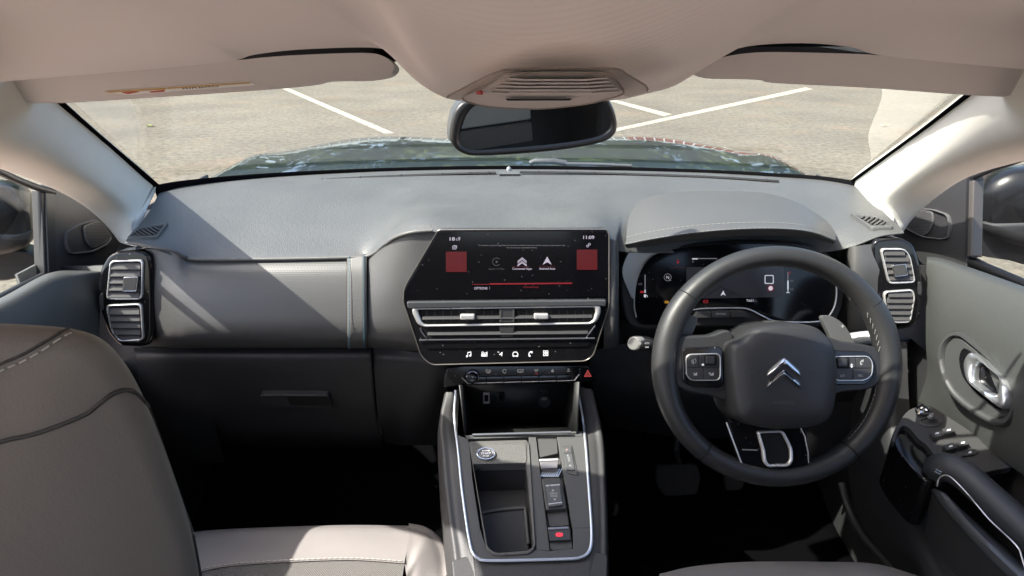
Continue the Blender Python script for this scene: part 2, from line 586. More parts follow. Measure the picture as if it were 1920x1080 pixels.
def asphalt():
    m = bpy.data.materials.new('asphalt')
    m.use_nodes = True
    nt = m.node_tree; L = nt.links.new
    b = nt.nodes['Principled BSDF']
    b.inputs['Roughness'].default_value = 0.85
    b.inputs['Specular IOR Level'].default_value = 0.25
    tc = nt.nodes.new('ShaderNodeTexCoord')
    def noise(sc, det=5, ro=0.6):
        n = nt.nodes.new('ShaderNodeTexNoise'); n.inputs['Scale'].default_value = sc
        n.inputs['Detail'].default_value = det; n.inputs['Roughness'].default_value = ro
        L(tc.outputs['Object'], n.inputs['Vector']); return n
    n1 = noise(13, 8, 0.9); n2 = noise(0.7, 6); n3 = noise(0.55, 5, 0.7)
    r1 = nt.nodes.new('ShaderNodeValToRGB')
    r1.color_ramp.elements[0].position = 0.36; r1.color_ramp.elements[0].color = (0.055, 0.048, 0.037, 1)
    r1.color_ramp.elements[1].position = 0.64; r1.color_ramp.elements[1].color = (0.212, 0.188, 0.144, 1)
    L(n1.outputs['Fac'], r1.inputs[0])
    mr = nt.nodes.new('ShaderNodeMapRange'); mr.inputs['From Min'].default_value = 0.3; mr.inputs['From Max'].default_value = 0.7
    mr.inputs['To Min'].default_value = 0.76; mr.inputs['To Max'].default_value = 1.18
    L(n2.outputs['Fac'], mr.inputs['Value'])
    sc = nt.nodes.new('ShaderNodeVectorMath'); sc.operation = 'SCALE'
    L(r1.outputs[0], sc.inputs[0]); L(mr.outputs[0], sc.inputs['Scale'])
    r3 = nt.nodes.new('ShaderNodeValToRGB')
    r3.color_ramp.elements[0].position = 0.54; r3.color_ramp.elements[0].color = (0, 0, 0, 1)
    r3.color_ramp.elements[1].position = 0.72; r3.color_ramp.elements[1].color = (0.5, 0.5, 0.5, 1)
    n4 = noise(3.0, 6, 0.75)
    r4 = nt.nodes.new('ShaderNodeMath'); r4.operation = 'MULTIPLY'
    L(n3.outputs['Fac'], r3.inputs[0]); L(r3.outputs[0], r4.inputs[0]); L(n4.outputs['Fac'], r4.inputs[1])
    mx = nt.nodes.new('ShaderNodeMix'); mx.data_type = 'RGBA'
    mx.inputs['B'].default_value = (0.30, 0.155, 0.07, 1)
    L(r4.outputs[0], mx.inputs['Factor']); L(sc.outputs[0], mx.inputs['A'])
    L(mx.outputs['Result'], b.inputs['Base Color'])
    bp = nt.nodes.new('ShaderNodeBump'); bp.inputs['Strength'].default_value = 0.6; bp.inputs['Distance'].default_value = 0.006
    L(n1.outputs['Fac'], bp.inputs['Height']); L(bp.outputs[0], b.inputs['Normal'])
    return m
M_asphalt = asphalt()

def worn_paint():
    m = bpy.data.materials.new('worn_white_line')
    m.use_nodes = True
    nt = m.node_tree; L = nt.links.new
    b = nt.nodes['Principled BSDF']; b.inputs['Roughness'].default_value = 0.7
    tc = nt.nodes.new('ShaderNodeTexCoord')
    n = nt.nodes.new('ShaderNodeTexNoise'); n.inputs['Scale'].default_value = 14; n.inputs['Detail'].default_value = 8; n.inputs['Roughness'].default_value = 0.75
    L(tc.outputs['Object'], n.inputs['Vector'])
    r = nt.nodes.new('ShaderNodeValToRGB')
    r.color_ramp.elements[0].position = 0.40; r.color_ramp.elements[0].color = (0.17, 0.15, 0.115, 1)
    r.color_ramp.elements[1].position = 0.56; r.color_ramp.elements[1].color = (0.40, 0.37, 0.30, 1)
    L(n.outputs['Fac'], r.inputs[0]); L(r.outputs[0], b.inputs['Base Color'])
    return m
M_line = worn_paint()
M_paver = mat('pink_paving', (0.50, 0.385, 0.325), 0.9, spec=0.2, var=0.35, var_scale=60, bump=('noise', 60, 0.5, 0.004))

# ================================================================== SETTING: ground
g = 150.0
o = mk('car_park_ground', [(-g, -g, 0), (g, -g, 0), (g, g, 0), (-g, g, 0)], [[0, 1, 2, 3]], M_asphalt, smooth=False)
tag(o, 'sunlit pale speckled tarmac of the car park seen through the windscreen', 'ground', kind='structure')
for nm, x0, x1, lab in (('side_path', -30, -1.05, 'pinkish speckled paving seen through the left side window'), ('side_path', 1.05, 30, 'pinkish speckled paving seen through the right side window')):
    o = mk(nm, [(x0, -20, .004), (x1, -20, .004), (x1, 2.1, .004), (x0, 2.1, .004)], [[0, 1, 2, 3]], M_paver, smooth=False)
    tag(o, lab, 'paving', kind='structure')

def line(label, q):
    pts = [PZ(x, y, 0.004) for x, y in q]
    o = mk('bay_line', pts, [[0, 1, 2, 3]], M_line, smooth=False)
    tag(o, label, 'line', 'painted bay lines')
line('white painted bay line left of the rear view mirror', [(482, 146), (496, 146), (741, 250), (720, 250)])
line('long white bay line right of the mirror with a free end', [(1120, 248), (1120, 254), (1525, 167), (1510, 163.5)])
line('short white bay line behind the right edge of the mirror', [(1080, 172), (1089, 170.5), (1260, 214), (1245, 218)])
for lab, x, y, c in (('small yellow green leaf lying on the tarmac at the left', 283, 236, (0.22, 0.26, 0.03)), ('pale dry leaf lying on the tarmac at the right', 1660, 236, (0.5, 0.4, 0.2))):
    p = PZ(x, y, 0.012)
    pts = [p + V((a * .05, b * .05, c_ * .02)) for a, b, c_ in ((-1.6, 0, 0), (-.7, .8, .6), (.3, .5, .2), (1.4, .1, .9), (.4, -.7, .3), (-.6, -.8, .8))]
    o = mk('fallen_leaf', pts, [[0, 1, 4, 5], [1, 2, 3, 4]], mat('leaf', c, 0.6), thick=0.002)
    tag(o, lab, 'leaf')

# far surroundings, seen only mirrored in the bonnet: railings, trees, a brick wall
M_leaf = mat('foliage', (0.13, 0.19, 0.045), 0.7, var=0.5, var_scale=2.0)
M_bark = mat('bark', (0.08, 0.06, 0.045), 0.9)
M_rail = mat('railing_paint', (0.65, 0.66, 0.65), 0.5)
M_brick = mat('brick_wall', (0.36, 0.12, 0.07), 0.85, var=0.25, var_scale=12)
def tree(label, x, y, hh, rad):
    t = thing('tree', label, 'tree', (x, y, 0), 'trees beyond the car park')
    tube('trunk', [(x, y, 0), (x + .1, y, hh * .4), (x - .05, y + .1, hh * .8)], [.22, .16, .06], M_bark, t, ns=8)
    vs_, fs = [], []
    for i in range(2600):
        while True:
            p = V((random.uniform(-1, 1), random.uniform(-1, 1), random.uniform(-1, 1)))
            if p.length < 1 and (math.sin(p.x * 5 + x) * math.sin(p.z * 6 + y) + p.length) > 0.35: break
        c = V((x, y, hh * .62)) + V((p.x * rad, p.y * rad, p.z * hh * .45))
        a = V((random.gauss(0, 1), random.gauss(0, 1), random.gauss(0, 1))).normalized()
        b = a.cross(V((random.gauss(0, 1), random.gauss(0, 1), random.gauss(0, 1)))).normalized()
        s = random.uniform(.28, .6)
        k = len(vs_)
        vs_ += [c - a * s, c + b * s * .6, c + a * s, c - b * s * .6]
        fs.append([k, k + 1, k + 2, k + 3])
    mk('crown', vs_, fs, M_leaf, t, smooth=False, recalc=False)
for lab, x, y, hh, rad in (('broad leafy tree mirrored in the left of the bonnet', -13, 31, 14, 7.0), ('tall leafy tree mirrored in the middle of the bonnet', 1, 33, 16, 7.0), ('leafy tree mirrored near the right of the bonnet', 15, 32, 12, 6.0),
                           ('leafy tree mirrored just left of the bonnet centre', -6, 36, 17, 6.5), ('leafy tree mirrored just right of the bonnet centre', 8, 37, 16, 6.5), ('leafy tree mirrored at the far left of the bonnet', -22, 33, 13, 7.0)):
    tree(lab, x, y, hh, rad)
rl = thing('railing_fence', 'pale metal railings mirrored in the car bonnet', 'fence', (0, 26, 0))
for z in (.3, 2.1):
    tube('rail', [(-28, 26, z), (28, 26, z)], .05, M_rail, rl, ns=6)
post0 = tube('railing_bar', [(-28, 26, 0), (-28, 26, 2.4)], .04, M_rail, rl, ns=6)
for i in range(1, 113):
    c = post0.copy(); COL.objects.link(c); c.parent = rl; c.location = (i * .5, 0, 0)
o = mk('brick_wall', *prism([V((5, 27.5, 0)), V((15, 27.5, 0)), V((15, 27.9, 0)), V((5, 27.9, 0))], V((0, 0, 2.3))), M_brick, smooth=False)
tag(o, 'red brick wall mirrored at the right of the bonnet', 'wall')

# ================================================================== bonnet
bt = thing('car_bonnet', 'glossy dark bonnet beyond the windscreen mirroring trees and sky', 'bonnet', (0, 1.9, 0.6))
zc = [(1.46, 1.062), (1.62, 1.083), (1.8, 1.09), (1.98, 1.083), (2.12, 1.066), (2.22, 1.040), (2.30, 0.98), (2.33, 0.80)]
hw = [.785, .815, .84, .86, .87, .87, .86, .85]
rows = []
for (y, z), w in zip(zc, hw):
    r_ = []
    for fx in (-1.06, -1.0, -.93, -.8, -.62, -.45, -.2, 0, .2, .45, .62, .8, .93, 1.0, 1.06):
        a = abs(fx)
        dz = -.020 * a * a + (.014 if .4 < a < .7 else 0)
        if a > .9: dz -= (a - .9) * .55
        if a > .97: dz -= (a - .97) * 3.2
        yy = y - (0.16 * a ** 3 if y > 1.9 else .05 * a * a) - (.18 * a * a if y < 1.5 else .08 * a * a if y < 1.7 else 0)
        dz += (.062 if y < 1.5 else .030 if y < 1.7 else .01 if y < 1.9 else 0) * a * a
        r_.append(V((fx * w, yy, z + dz)))
    rows.append(r_)
loft('bonnet_skin', rows, 70, 42, M_paint, bt)
# cowl and wiper
cw = []
for yo, z0 in ((.00, 1.068), (.06, 1.072), (.13, 1.058)):
    cw.append([V((x, 1.50 - .30 * (abs(x) / .78) ** 2 + yo + .01, z0 - .005)) for x in (-.80, -.6, -.3, 0, .3, .6, .80)])
loft('cowl_grille', cw, 30, 4, M_black, bt)
wp = thing('wiper_arm', 'grey windscreen wiper arm lying at the base of the windscreen', 'wiper', PY(1020, 304, 1.52))
tube('arm', [PY(994, 306, 1.53), PY(1002, 302, 1.53), PY(1040, 302, 1.52), PY(1062, 306, 1.52)], .009, mat('wiper_grey', (.075, .08, .085), .45), wp, ns=8, flat=(1, .8))
tube('blade', [PY(1060, 307, 1.515), PY(1120, 308, 1.50), PY(1185, 311, 1.48)], .004, mat('wiper_silver', (.09, .095, .10), .45), wp, ns=6)

# ================================================================== pillar trims
def pillar(label, inner, mids, outer):
    t = thing('pillar_trim', label, 'pillar trim', inner[-1] - V((0, 0, .1)))
    loft('trim_cover', [[p + V((0, .012, .010)) for p in inner], inner, *mids, outer, [p + V((.006 if p.x > 0 else -.006, .006, .002)) for p in outer]], 26, 22, M_trim, t)
    return t
inL = [PY(-160, -20, .36), PY(0, 108, .56), PY(92, 190, .75), PY(190, 271, .985), PY(287, 351, 1.235), PY(282, 368, 1.20), PY(246, 428, 1.08)]
ouL = [PX(-190, 262, -.60), PX(-90, 292, -.64), PX(0, 315, -.69), PX(100, 352, -.725), PX(165, 388, -.735), PX(205, 425, -.74), PX(226, 455, -.735)]
mdL = [[a * .68 + b * .32 + V((.022, -.022, -.012)) for a, b in zip(inL, ouL)], [a * .32 + b * .68 + V((.03, -.018, -.010)) for a, b in zip(inL, ouL)]]
pillar('pale cream pillar trim on the left, in shade', inL, mdL, ouL)
inR = [PY(2060, -20, .36), PY(1930, 108, .56), PY(1835, 178, .75), PY(1720, 262, .985), PY(1604, 343, 1.235), PY(1620, 360, 1.20), PY(1676, 408, 1.08)]
ouR = [PX(2110, 262, .60), PX(2010, 282, .64), PX(1920, 300, .69), PX(1812, 332, .725), PX(1748, 372, .735), PX(1708, 410, .74), PX(1690, 437, .735)]
mdR = [[a * .68 + b * .32 + V((-.022, -.022, -.012)) for a, b in zip(inR, ouR)], [a * .32 + b * .68 + V((-.03, -.018, -.010)) for a, b in zip(inR, ouR)]]
pillar('pale cream pillar trim on the right, bright in the sun', inR, mdR, ouR)

# ================================================================== windscreen
M_frit = mat('black_border', (0.006, 0.006, 0.007), 0.9, spec=0.0)
ws = thing('windscreen', 'clear windscreen glass above the dashboard with a black printed border', 'windscreen', (0, 1.5, 1.09))
base = [PY(*p) for p in [(288, 352, 1.245), (345, 342, 1.30), (440, 332, 1.375), (560, 324, 1.43), (700, 318, 1.47), (850, 314, 1.49), (960, 313, 1.50),
            (1080, 314, 1.49), (1190, 316, 1.47), (1330, 321, 1.425), (1460, 328, 1.37), (1540, 334, 1.31), (1604, 344, 1.245)]]
FX = [-1, -.92, -.78, -.6, -.39, -.16, 0, .16, .39, .6, .78, .92, 1]
rowsW = [[p + V((0, .014, .002)) for p in base]]
for i, yc, zc_ in ((3, 1.22, 1.228), (2, .95, 1.338), (1, .72, 1.415), (0, .50, 1.475)):
    l_, r2 = inL[i] + V((-.006, .012, .008)), inR[i] + V((.006, .012, .008))
    row = []
    for f in FX:
        k = (f + 1) / 2
        p = l_ * (1 - k) + r2 * k
        e = 1 - f * f
        row.append(V((p.x, p.y * (1 - e) + yc * e, p.z * (1 - e) + zc_ * e)))
    rowsW.append(row)
loft('glass_pane', rowsW, 40, 24, M_glass, ws)
gW = grid(rowsW, 80, 48)
def border(name, a, b, off):
    vs_ = [p + off for p in a] + [p + off for p in b]
    n = len(a)
    fs = [[i, i + 1, n + i + 1, n + i] for i in range(n - 1)]
    return mk(name, vs_, fs, M_frit, ws, thick=0.002, recalc=False)
ins = V((0, -.005, -.005))
border('border_base', [p + V((0, -.004, -.022)) for p in gW[0]], [p + (q - p).normalized() * .022 for p, q in zip(gW[0], gW[1])], ins)
border('border_top', [r_ for r_ in gW[47]], [p for p in gW[38]], ins)
border('border_side', [r_[0] for r_ in gW], [r_[0] + (r_[1] - r_[0]).normalized() * .012 for r_ in gW], ins)
border('border_side', [r_[80] for r_ in gW], [r_[80] + (r_[79] - r_[80]).normalized() * .012 for r_ in gW], ins)

# ================================================================== headliner
edge = [(-520, 196, .44), (-220, 172, .50), (0, 150, .54), (250, 130, .555), (400, 117, .56), (450, 110, .56), (480, 101, .56), (560, 92, .56), (680, 88, .56), (728, 93, .56), (745, 108, .57),
        (775, 142, .59), (812, 168, .61), (850, 184, .64), (900, 188, .66), (960, 190, .68), (1030, 190, .685), (1100, 188, .68), (1160, 184, .66), (1212, 172, .64), (1260, 158, .61), (1303, 132, .585), (1340, 106, .565),
        (1400, 86, .555), (1500, 80, .555), (1590, 87, .555), (1640, 101, .555), (1760, 114, .555), (1920, 128, .54), (2140, 150, .50), (2440, 176, .44)]
e0 = [PY(*p) for p in edge]
rowsH = []
rowsH.append([V((p.x * 1.12, -.55, 1.565)) for p in e0])
rowsH.append([V((p.x * 1.12, -.25, 1.555)) for p in e0])
rowsH.append([V((p.x * 1.10, .05, 1.525)) for p in e0])
rowsH.append([V((p.x * 1.06, .28, 1.482 - (.02 * (p.x / .5) ** 2))) for p in e0])
def c1(p):
    b = max(0, 1 - (abs(p.x - .035) / .20) ** 2)
    return V((p.x * 1.02, .44, min(1.447 - .012 * b, p.z + .05)))
rowsH.append([c1(p) for p in e0])
rowsH.append([V((p.x, p.y - .028, p.z + .0045)) for p in e0])
rowsH.append(e0)
rowsH.append([p + V((0, .004, .012)) for p in e0])
rowsH.append([p + V((0, -.02, .024)) for p in e0])
hl = thing('headliner', 'pinkish grey ribbed fabric headliner across the top of the cabin', 'headliner', (0, .3, 1.4))
loft('fabric_panel', rowsH, 120, 60, M_liner, hl)
# roof skin above, rails at both sides
rs = []
for y, z in ((-.60, 1.60), (-.2, 1.60), (.15, 1.575), (.4, 1.52), (.60, 1.462)):
    rs.append([V((x, y, z - .05 * (x / .6) ** 2)) for x in (-.62, -.4, 0, .4, .62)])
loft('roof_skin', rs, 16, 16, M_paint, hl, thick=.006)
for s in (-1, 1):
    tube('roof_rail', [V((s * .61, -.60, 1.515)), V((s * .615, -.2, 1.515)), V((s * .62, .1, 1.49)), V((s * .60, .36, 1.44)), V((s * .56, .5, 1.43))], .045, M_trim, hl, ns=10)

# flat black sheets stand in for shade in the gaps above the visors
M_gap_shade = mat('gap_shade_black', (0.008, 0.007, 0.007), 0.9, spec=0.0)
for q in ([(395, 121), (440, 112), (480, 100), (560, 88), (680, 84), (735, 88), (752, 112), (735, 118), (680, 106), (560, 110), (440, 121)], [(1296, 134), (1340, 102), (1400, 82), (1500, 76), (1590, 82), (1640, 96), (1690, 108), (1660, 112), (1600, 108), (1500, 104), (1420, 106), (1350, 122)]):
    mk('visor_gap_shade', *prism([PY(x, y, .662) for x, y in q], V((0, .004, 0))), M_gap_shade, hl, smooth=False)

# ================================================================== overhead console
a_, b_ = PY(1030, 128, .425), PY(1030, 205, .535)
nn = V((1, 0, 0)).cross((b_ - a_).normalized())
if nn.z > 0: nn = -nn
FO = Frame(a_, nn, up=(0, -1, 0.0001))
oc = thing('overhead_console', 'pinkish grey roof console with louvred lamp cover above the mirror', 'roof console', FO(1030, 130))
frame_o = crv([(838, 183), (866, 167), (900, 149), (936, 134), (960, 130), (1055, 128), (1152, 129), (1178, 141), (1200, 154), (1213, 163), (1211, 172), (1183, 180), (1166, 178), (1100, 188), (1030, 192), (930, 190), (880, 187)], 5)
slab('console_frame', frame_o, FO, .012, .010, M_overhead, oc, bev=.002, vec=(0, .012, -.0015))
lens_o = crv([(866, 184), (905, 165), (940, 142), (960, 138), (1050, 136), (1130, 138), (1152, 146), (1166, 162), (1168, 175), (1145, 184), (1100, 195), (1030, 203), (985, 204), (910, 199)], 5)
slab('lamp_housing', lens_o, FO, .0165, .012, M_overhead, oc, bev=.002, seg=3, vec=(0, .012, -.0015))
tube('frame_seam', [FO(x, y, .0125) for x, y in frame_o[:50]], .0006, mat('seam_shade', (.22, .19, .17), .8), oc, ns=5)
tube('lamp_seam', [FO(x, y, .0168) for x, y in lens_o], .0006, mat('lamp_seam_shade', (.22, .19, .17), .8), oc, closed=True, ns=5)
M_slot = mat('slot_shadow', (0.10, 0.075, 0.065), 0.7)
for i in range(5):
    y = 149 + i * 6.4
    xl0, xr1 = 954 - i * 8.6, 1136 + i * 6.2
    lv = slab('louvre', rpoly([(xl0 + 3, y - 3.0 + i * .3), (xl0 + 32, y - .4), (1098 + i * 3.2, y - .8), (xr1, y - 3.6), (xr1 + 4, y - 1.6), (1100 + i * 3.4, y + 2.6), (xl0 + 28, y + 2.8), (xl0 - 4, y + .4 + i * .3)], 1.0, 2), FO, .0205, .006, M_overhead, oc, bev=.0008, vec=(0, .008, -.0008))
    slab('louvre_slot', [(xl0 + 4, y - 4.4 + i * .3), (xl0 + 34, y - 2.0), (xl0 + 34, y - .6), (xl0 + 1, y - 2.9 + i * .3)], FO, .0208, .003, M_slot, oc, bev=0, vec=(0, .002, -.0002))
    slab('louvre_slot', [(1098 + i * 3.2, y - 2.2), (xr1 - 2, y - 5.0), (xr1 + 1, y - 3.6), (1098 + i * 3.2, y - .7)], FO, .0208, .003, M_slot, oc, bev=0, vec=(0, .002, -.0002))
slab('microphone_slot', rpoly([(947, 185), (1073, 185), (1068, 188.5), (952, 189)], 1, 2), FO, .0185, .003, M_dark, oc, bev=0, vec=(0, .002, -.0002))
slab('red_tab', [(893, 177), (900, 174), (906, 178)], FO, .0185, .003, M_stickerr, oc, bev=0)

# ================================================================== sun visors
def visor(label, outline, y0, up=.0):
    a_, b_ = PY(960, 100, y0 - .03), PY(960, 180, y0 + .07)
    n_ = V((1, 0, 0)).cross((b_ - a_).normalized())
    if n_.z > 0: n_ = -n_
    f = Frame(a_, n_, up=(0, -1, 0.0001))
    t = thing('sun_visor', label, 'sun visor', f(sum(p[0] for p in outline) / len(outline), 130), 'sun visors')
    ol = crv(outline, 4)
    slab('visor_body', ol, f, .0, .018, M_visor, t, bev=.004, seg=4, vec=(0, .026, -.004))
    return t, f
vl, fl = visor('left folded sun visor with a warning sticker', [(-420, 218), (-420, 185), (-200, 160), (0, 143), (250, 126), (440, 113), (490, 108), (560, 103), (680, 99), (718, 105), (736, 119), (738, 131), (724, 142), (682, 149), (610, 150), (575, 157), (470, 167), (140, 189), (60, 192), (0, 194), (-200, 207)], .585)
vr, frr = visor('right folded sun visor with no sticker', [(1306, 129), (1322, 118), (1360, 106), (1420, 98), (1500, 98), (1610, 101), (1660, 104), (1760, 108), (1920, 121), (2150, 140), (2350, 165), (2350, 205), (2150, 190), (1920, 180), (1840, 176), (1650, 162), (1475, 153), (1445, 147), (1400, 145), (1335, 143)], .58)
st = slab('warning_sticker', rect(196, 171, 476, 158) and [(196, 172), (468, 154.5), (478, 160), (240, 178)], fl, .0012, .001, M_sticker, vl, bev=0)
flat_polys('yellow_strip', [[(196, 172), (310, 164.8), (312, 168), (206, 174)], [(312, 164.6), (468, 154.5), (470, 156.5), (314, 167.0)]], fl, .0013, M_stickery, st)
flat_polys('red_symbol', [[(228, 174), (240, 171), (262, 172.5), (240, 176.5)], [(280, 172), (308, 169), (309, 172), (284, 173.8)]], fl, .0013, M_stickerr, st)
text('sticker_text', 'AIRBAG', 375, 163.4, 70, 4.0, fl, .0014, M_dark, st, rot=4)

# ================================================================== rear view mirror
FM = Frame(PY(1002, 240, .83), V((.27, -.955, -.07)))
rm = thing('rear_view_mirror', 'black framed rear view mirror under the roof console', 'mirror', FM(1002, 290))
mo = crv([(845, 254), (849, 225), (857, 204), (876, 190), (930, 186), (1030, 183), (1128, 183), (1148, 196), (1158, 229), (1153, 253), (1122, 270), (1027, 285), (903, 293), (866, 287), (849, 271)], 5)
mi = crv([(862, 254), (868, 232), (877, 212), (895, 197), (940, 193), (1030, 190), (1122, 189), (1136, 199), (1147, 229), (1141, 247), (1112, 260), (1027, 273), (905, 283), (877, 281), (863, 271)], 5)
slab('housing', mo, FM, -.004, .035, mat('mirror_shell', (0.06, 0.062, 0.065), .38), rm, bev=.010, seg=4)
ring('bezel', mo, mi, FM, .004, .008, mat('mirror_bezel', (0.020, 0.020, 0.020), .35), rm, b=.003)
slab('mirror_glass', mi, FM, .0005, .004, M_mirror, rm, bev=0)
tube('mount_stalk', [FM(1000, 205, -.03), PY(1005, 190, .80) + V((0, .02, .03))], .015, M_black, rm)

# cabin behind and beside the camera, seen in the mirror: right door pillar with its belt
bp_ = thing('door_pillar', 'dark pillar between right doors mirrored in the rear view mirror', 'pillar', (.68, -.12, .5))
mk('pillar_cover', *prism([V((.66, -.06, .55)), V((.66, .24, .55)), V((.74, .26, .55)), V((.74, -.08, .55))], V((-.06, .02, .93))), M_black, bp_, bev=.01)
mk('belt_webbing', *prism([V((.64, .0, .62)), V((.64, .046, .62)), V((.643, .046, .62)), V((.643, .0, .62))], V((-.055, .02, .76))), M_belt, bp_, smooth=False)
mk('rear_door_lining', *prism([V((.735, -1.5, .3)), V((.735, -.2, .3)), V((.76, -.2, .3)), V((.76, -1.5, .3))], V((-.06, 0, .95))), M_black, bp_, bev=.01)
bl_ = thing('door_pillar', 'dark door pillar just behind the taupe passenger seat back', 'pillar', (-.68, .05, .5))
mk('pillar_cover', *prism([V((-.66, -.02, .55)), V((-.66, .14, .55)), V((-.74, .16, .55)), V((-.74, -.04, .55))], V((.06, .02, .93))), M_black, bl_, bev=.01)

# rear bench behind the camera, dark in the reflections
rb_ = thing('rear_bench', 'dark rear bench seat behind the camera, mirrored in glossy surfaces', 'seat', (0, -.75, .4))
M_rear = mat('rear_leather', (.10, .095, .088), .6, bump=('leather', 500, .25, .0006))
loft('bench_back', [[V((x, -.60 - .02 * (x / .6) ** 2, .62)) for x in (-.66, -.3, 0, .3, .66)], [V((x, -.66, .9)) for x in (-.66, -.3, 0, .3, .66)], [V((x, -.74, 1.2)) for x in (-.60, -.3, 0, .3, .60)], [V((x, -.80, 1.24)) for x in (-.56, -.3, 0, .3, .56)], [V((x, -.86, 1.18)) for x in (-.56, -.3, 0, .3, .56)]], 16, 16, M_rear, rb_)
loft('bench_cushion', [[V((x, -.62, .66)) for x in (-.66, 0, .66)], [V((x, -.35, .70)) for x in (-.66, 0, .66)], [V((x, -.16, .70)) for x in (-.66, 0, .66)], [V((x, -.12, .60)) for x in (-.66, 0, .66)], [V((x, -.14, .40)) for x in (-.66, 0, .66)]], 10, 16, M_rear, rb_)
for x in (-.36, .36):
    mk('head_restraint', *prism([V((x - .12, -.78, 1.26)), V((x + .12, -.78, 1.26)), V((x + .10, -.82, 1.40)), V((x - .10, -.82, 1.40))], V((0, -.07, -.01))), M_rear, rb_, bev=.025, seg=4)

# ================================================================== DASHBOARD
db = thing('dashboard', 'dark grey moulded dashboard across the whole cabin', 'dashboard', (0, 1.1, .6))
PADC = [
 [(300, 362, 1.235), (283, 392, 1.15), (262, 420, 1.08), (245, 438, 1.03), (236, 452, .995)],
 [(345, 350, 1.29), (325, 385, 1.18), (310, 415, 1.10), (300, 440, 1.04), (290, 463, .985)],
 [(440, 339, 1.36), (405, 380, 1.20), (385, 415, 1.11), (375, 450, 1.045), (368, 484, 1.0)],
 [(560, 330, 1.41), (530, 375, 1.22), (510, 415, 1.12), (500, 455, 1.045), (500, 484, 1.0)],
 [(700, 323, 1.45), (675, 370, 1.24), (660, 412, 1.12), (650, 455, 1.04), (648, 481, 1.0)],
 [(760, 321, 1.46), (735, 368, 1.24), (720, 405, 1.12), (705, 440, 1.04), (690, 478, 1.0)],
 [(800, 320, 1.465), (780, 365, 1.24), (765, 393, 1.12), (748, 418, 1.03), (735, 446, .975)],
 [(850, 319, 1.47), (835, 362, 1.25), (825, 386, 1.115), (815, 404, 1.01), (806, 433, .965)],
 [(960, 318, 1.48), (960, 358, 1.26), (960, 386, 1.14), (960, 410, 1.05), (960, 431, .968)],
 [(1080, 319, 1.47), (1088, 360, 1.25), (1092, 386, 1.12), (1094, 406, 1.02), (1105, 431, .968)],
 [(1130, 320, 1.46), (1145, 362, 1.24), (1150, 392, 1.12), (1155, 418, 1.03), (1152, 450, .97)],
 [(1190, 321, 1.45), (1200, 364, 1.23), (1200, 395, 1.12), (1190, 430, 1.03), (1178, 468, .985)],
 [(1330, 325, 1.41), (1350, 368, 1.21), (1360, 400, 1.12), (1365, 435, 1.06), (1365, 468, 1.04)],
 [(1460, 332, 1.36), (1500, 375, 1.18), (1520, 405, 1.10), (1530, 435, 1.05), (1535, 468, 1.02)],
 [(1540, 338, 1.30), (1580, 380, 1.16), (1595, 405, 1.09), (1600, 430, 1.03), (1598, 458, .995)],
 [(1590, 346, 1.25), (1620, 385, 1.14), (1640, 405, 1.08), (1648, 422, 1.03), (1650, 440, .995)],
 [(1612, 352, 1.225), (1645, 385, 1.14), (1665, 405, 1.08), (1682, 420, 1.03), (1694, 434, .995)],
]
rows = []
for j in range(5):
    rows.append([PY(*c[j]) for c in PADC])
rows.insert(0, [p + V((0, .03, -.02)) for p in rows[0]])
seam = rows[-1]
rows.append([p + V((0, .004, -.006)) for p in seam])
rows.append([p + V((0, .05, -.012)) for p in seam])
loft('top_pad', rows, 110, 52, M_pad, db)
padgrid = grid(rows, 110, 52)

# stitched piping along the rear edge of the pad
pip = tube('pad_piping', crv([PY(250, 456, .985), PY(290, 464, .980), PY(325, 470, .985), PY(345, 480, .99), PY(368, 486, .995), PY(500, 486, .995), PY(648, 483, .995), PY(690, 480, .995), PY(716, 465, .985), PY(738, 447, .970), PY(770, 436, .96), PY(812, 432, .958)], 6, closed=False), .0035, M_strap, db, ns=8)

# defroster slots and sensor
M_slotd = mat('defroster_slot', (0.006, 0.006, 0.006), 0.8)
for nm, pts in (('defroster_slot', [(440, 351, 1.325), (560, 341, 1.37), (700, 333, 1.40), (850, 327, 1.415), (930, 325, 1.42)]), ('defroster_slot', [(975, 324, 1.42), (1080, 325, 1.415), (1190, 328, 1.40), (1330, 333, 1.36), (1460, 341, 1.31)])):
    c = crv([PY(*p) for p in pts], 6, closed=False)
    tube(nm, [p + V((0, 0, .0015)) for p in c], .0055, M_slotd, db, ns=6, flat=(1.0, .45))
    for k in range(2, len(c) - 1, 3):
        mk('slot_rib', *prism([c[k] + V((-.001, -.005, .0045)), c[k] + V((.001, -.005, .0045)), c[k] + V((.001, .005, .0045)), c[k] + V((-.001, .005, .0045))], V((0, 0, -.004))), M_vent, db, smooth=False)
FS_ = Frame(PY(955, 323, 1.415), V((0, -.25, .97)), up=(0, 1, 0))
sn = slab('sensor_plate', rpoly([(935, 326), (940, 319), (970, 319), (975, 326)], 2, 3), FS_, .004, .006, M_pad, db, bev=.001)
dome('sun_sensor', circ(954, 321, 5, 3, 14), FS_, [(1, .003), (.8, .008), (.4, .011)], mat('sensor_grey', (.2, .21, .22), .3), db)

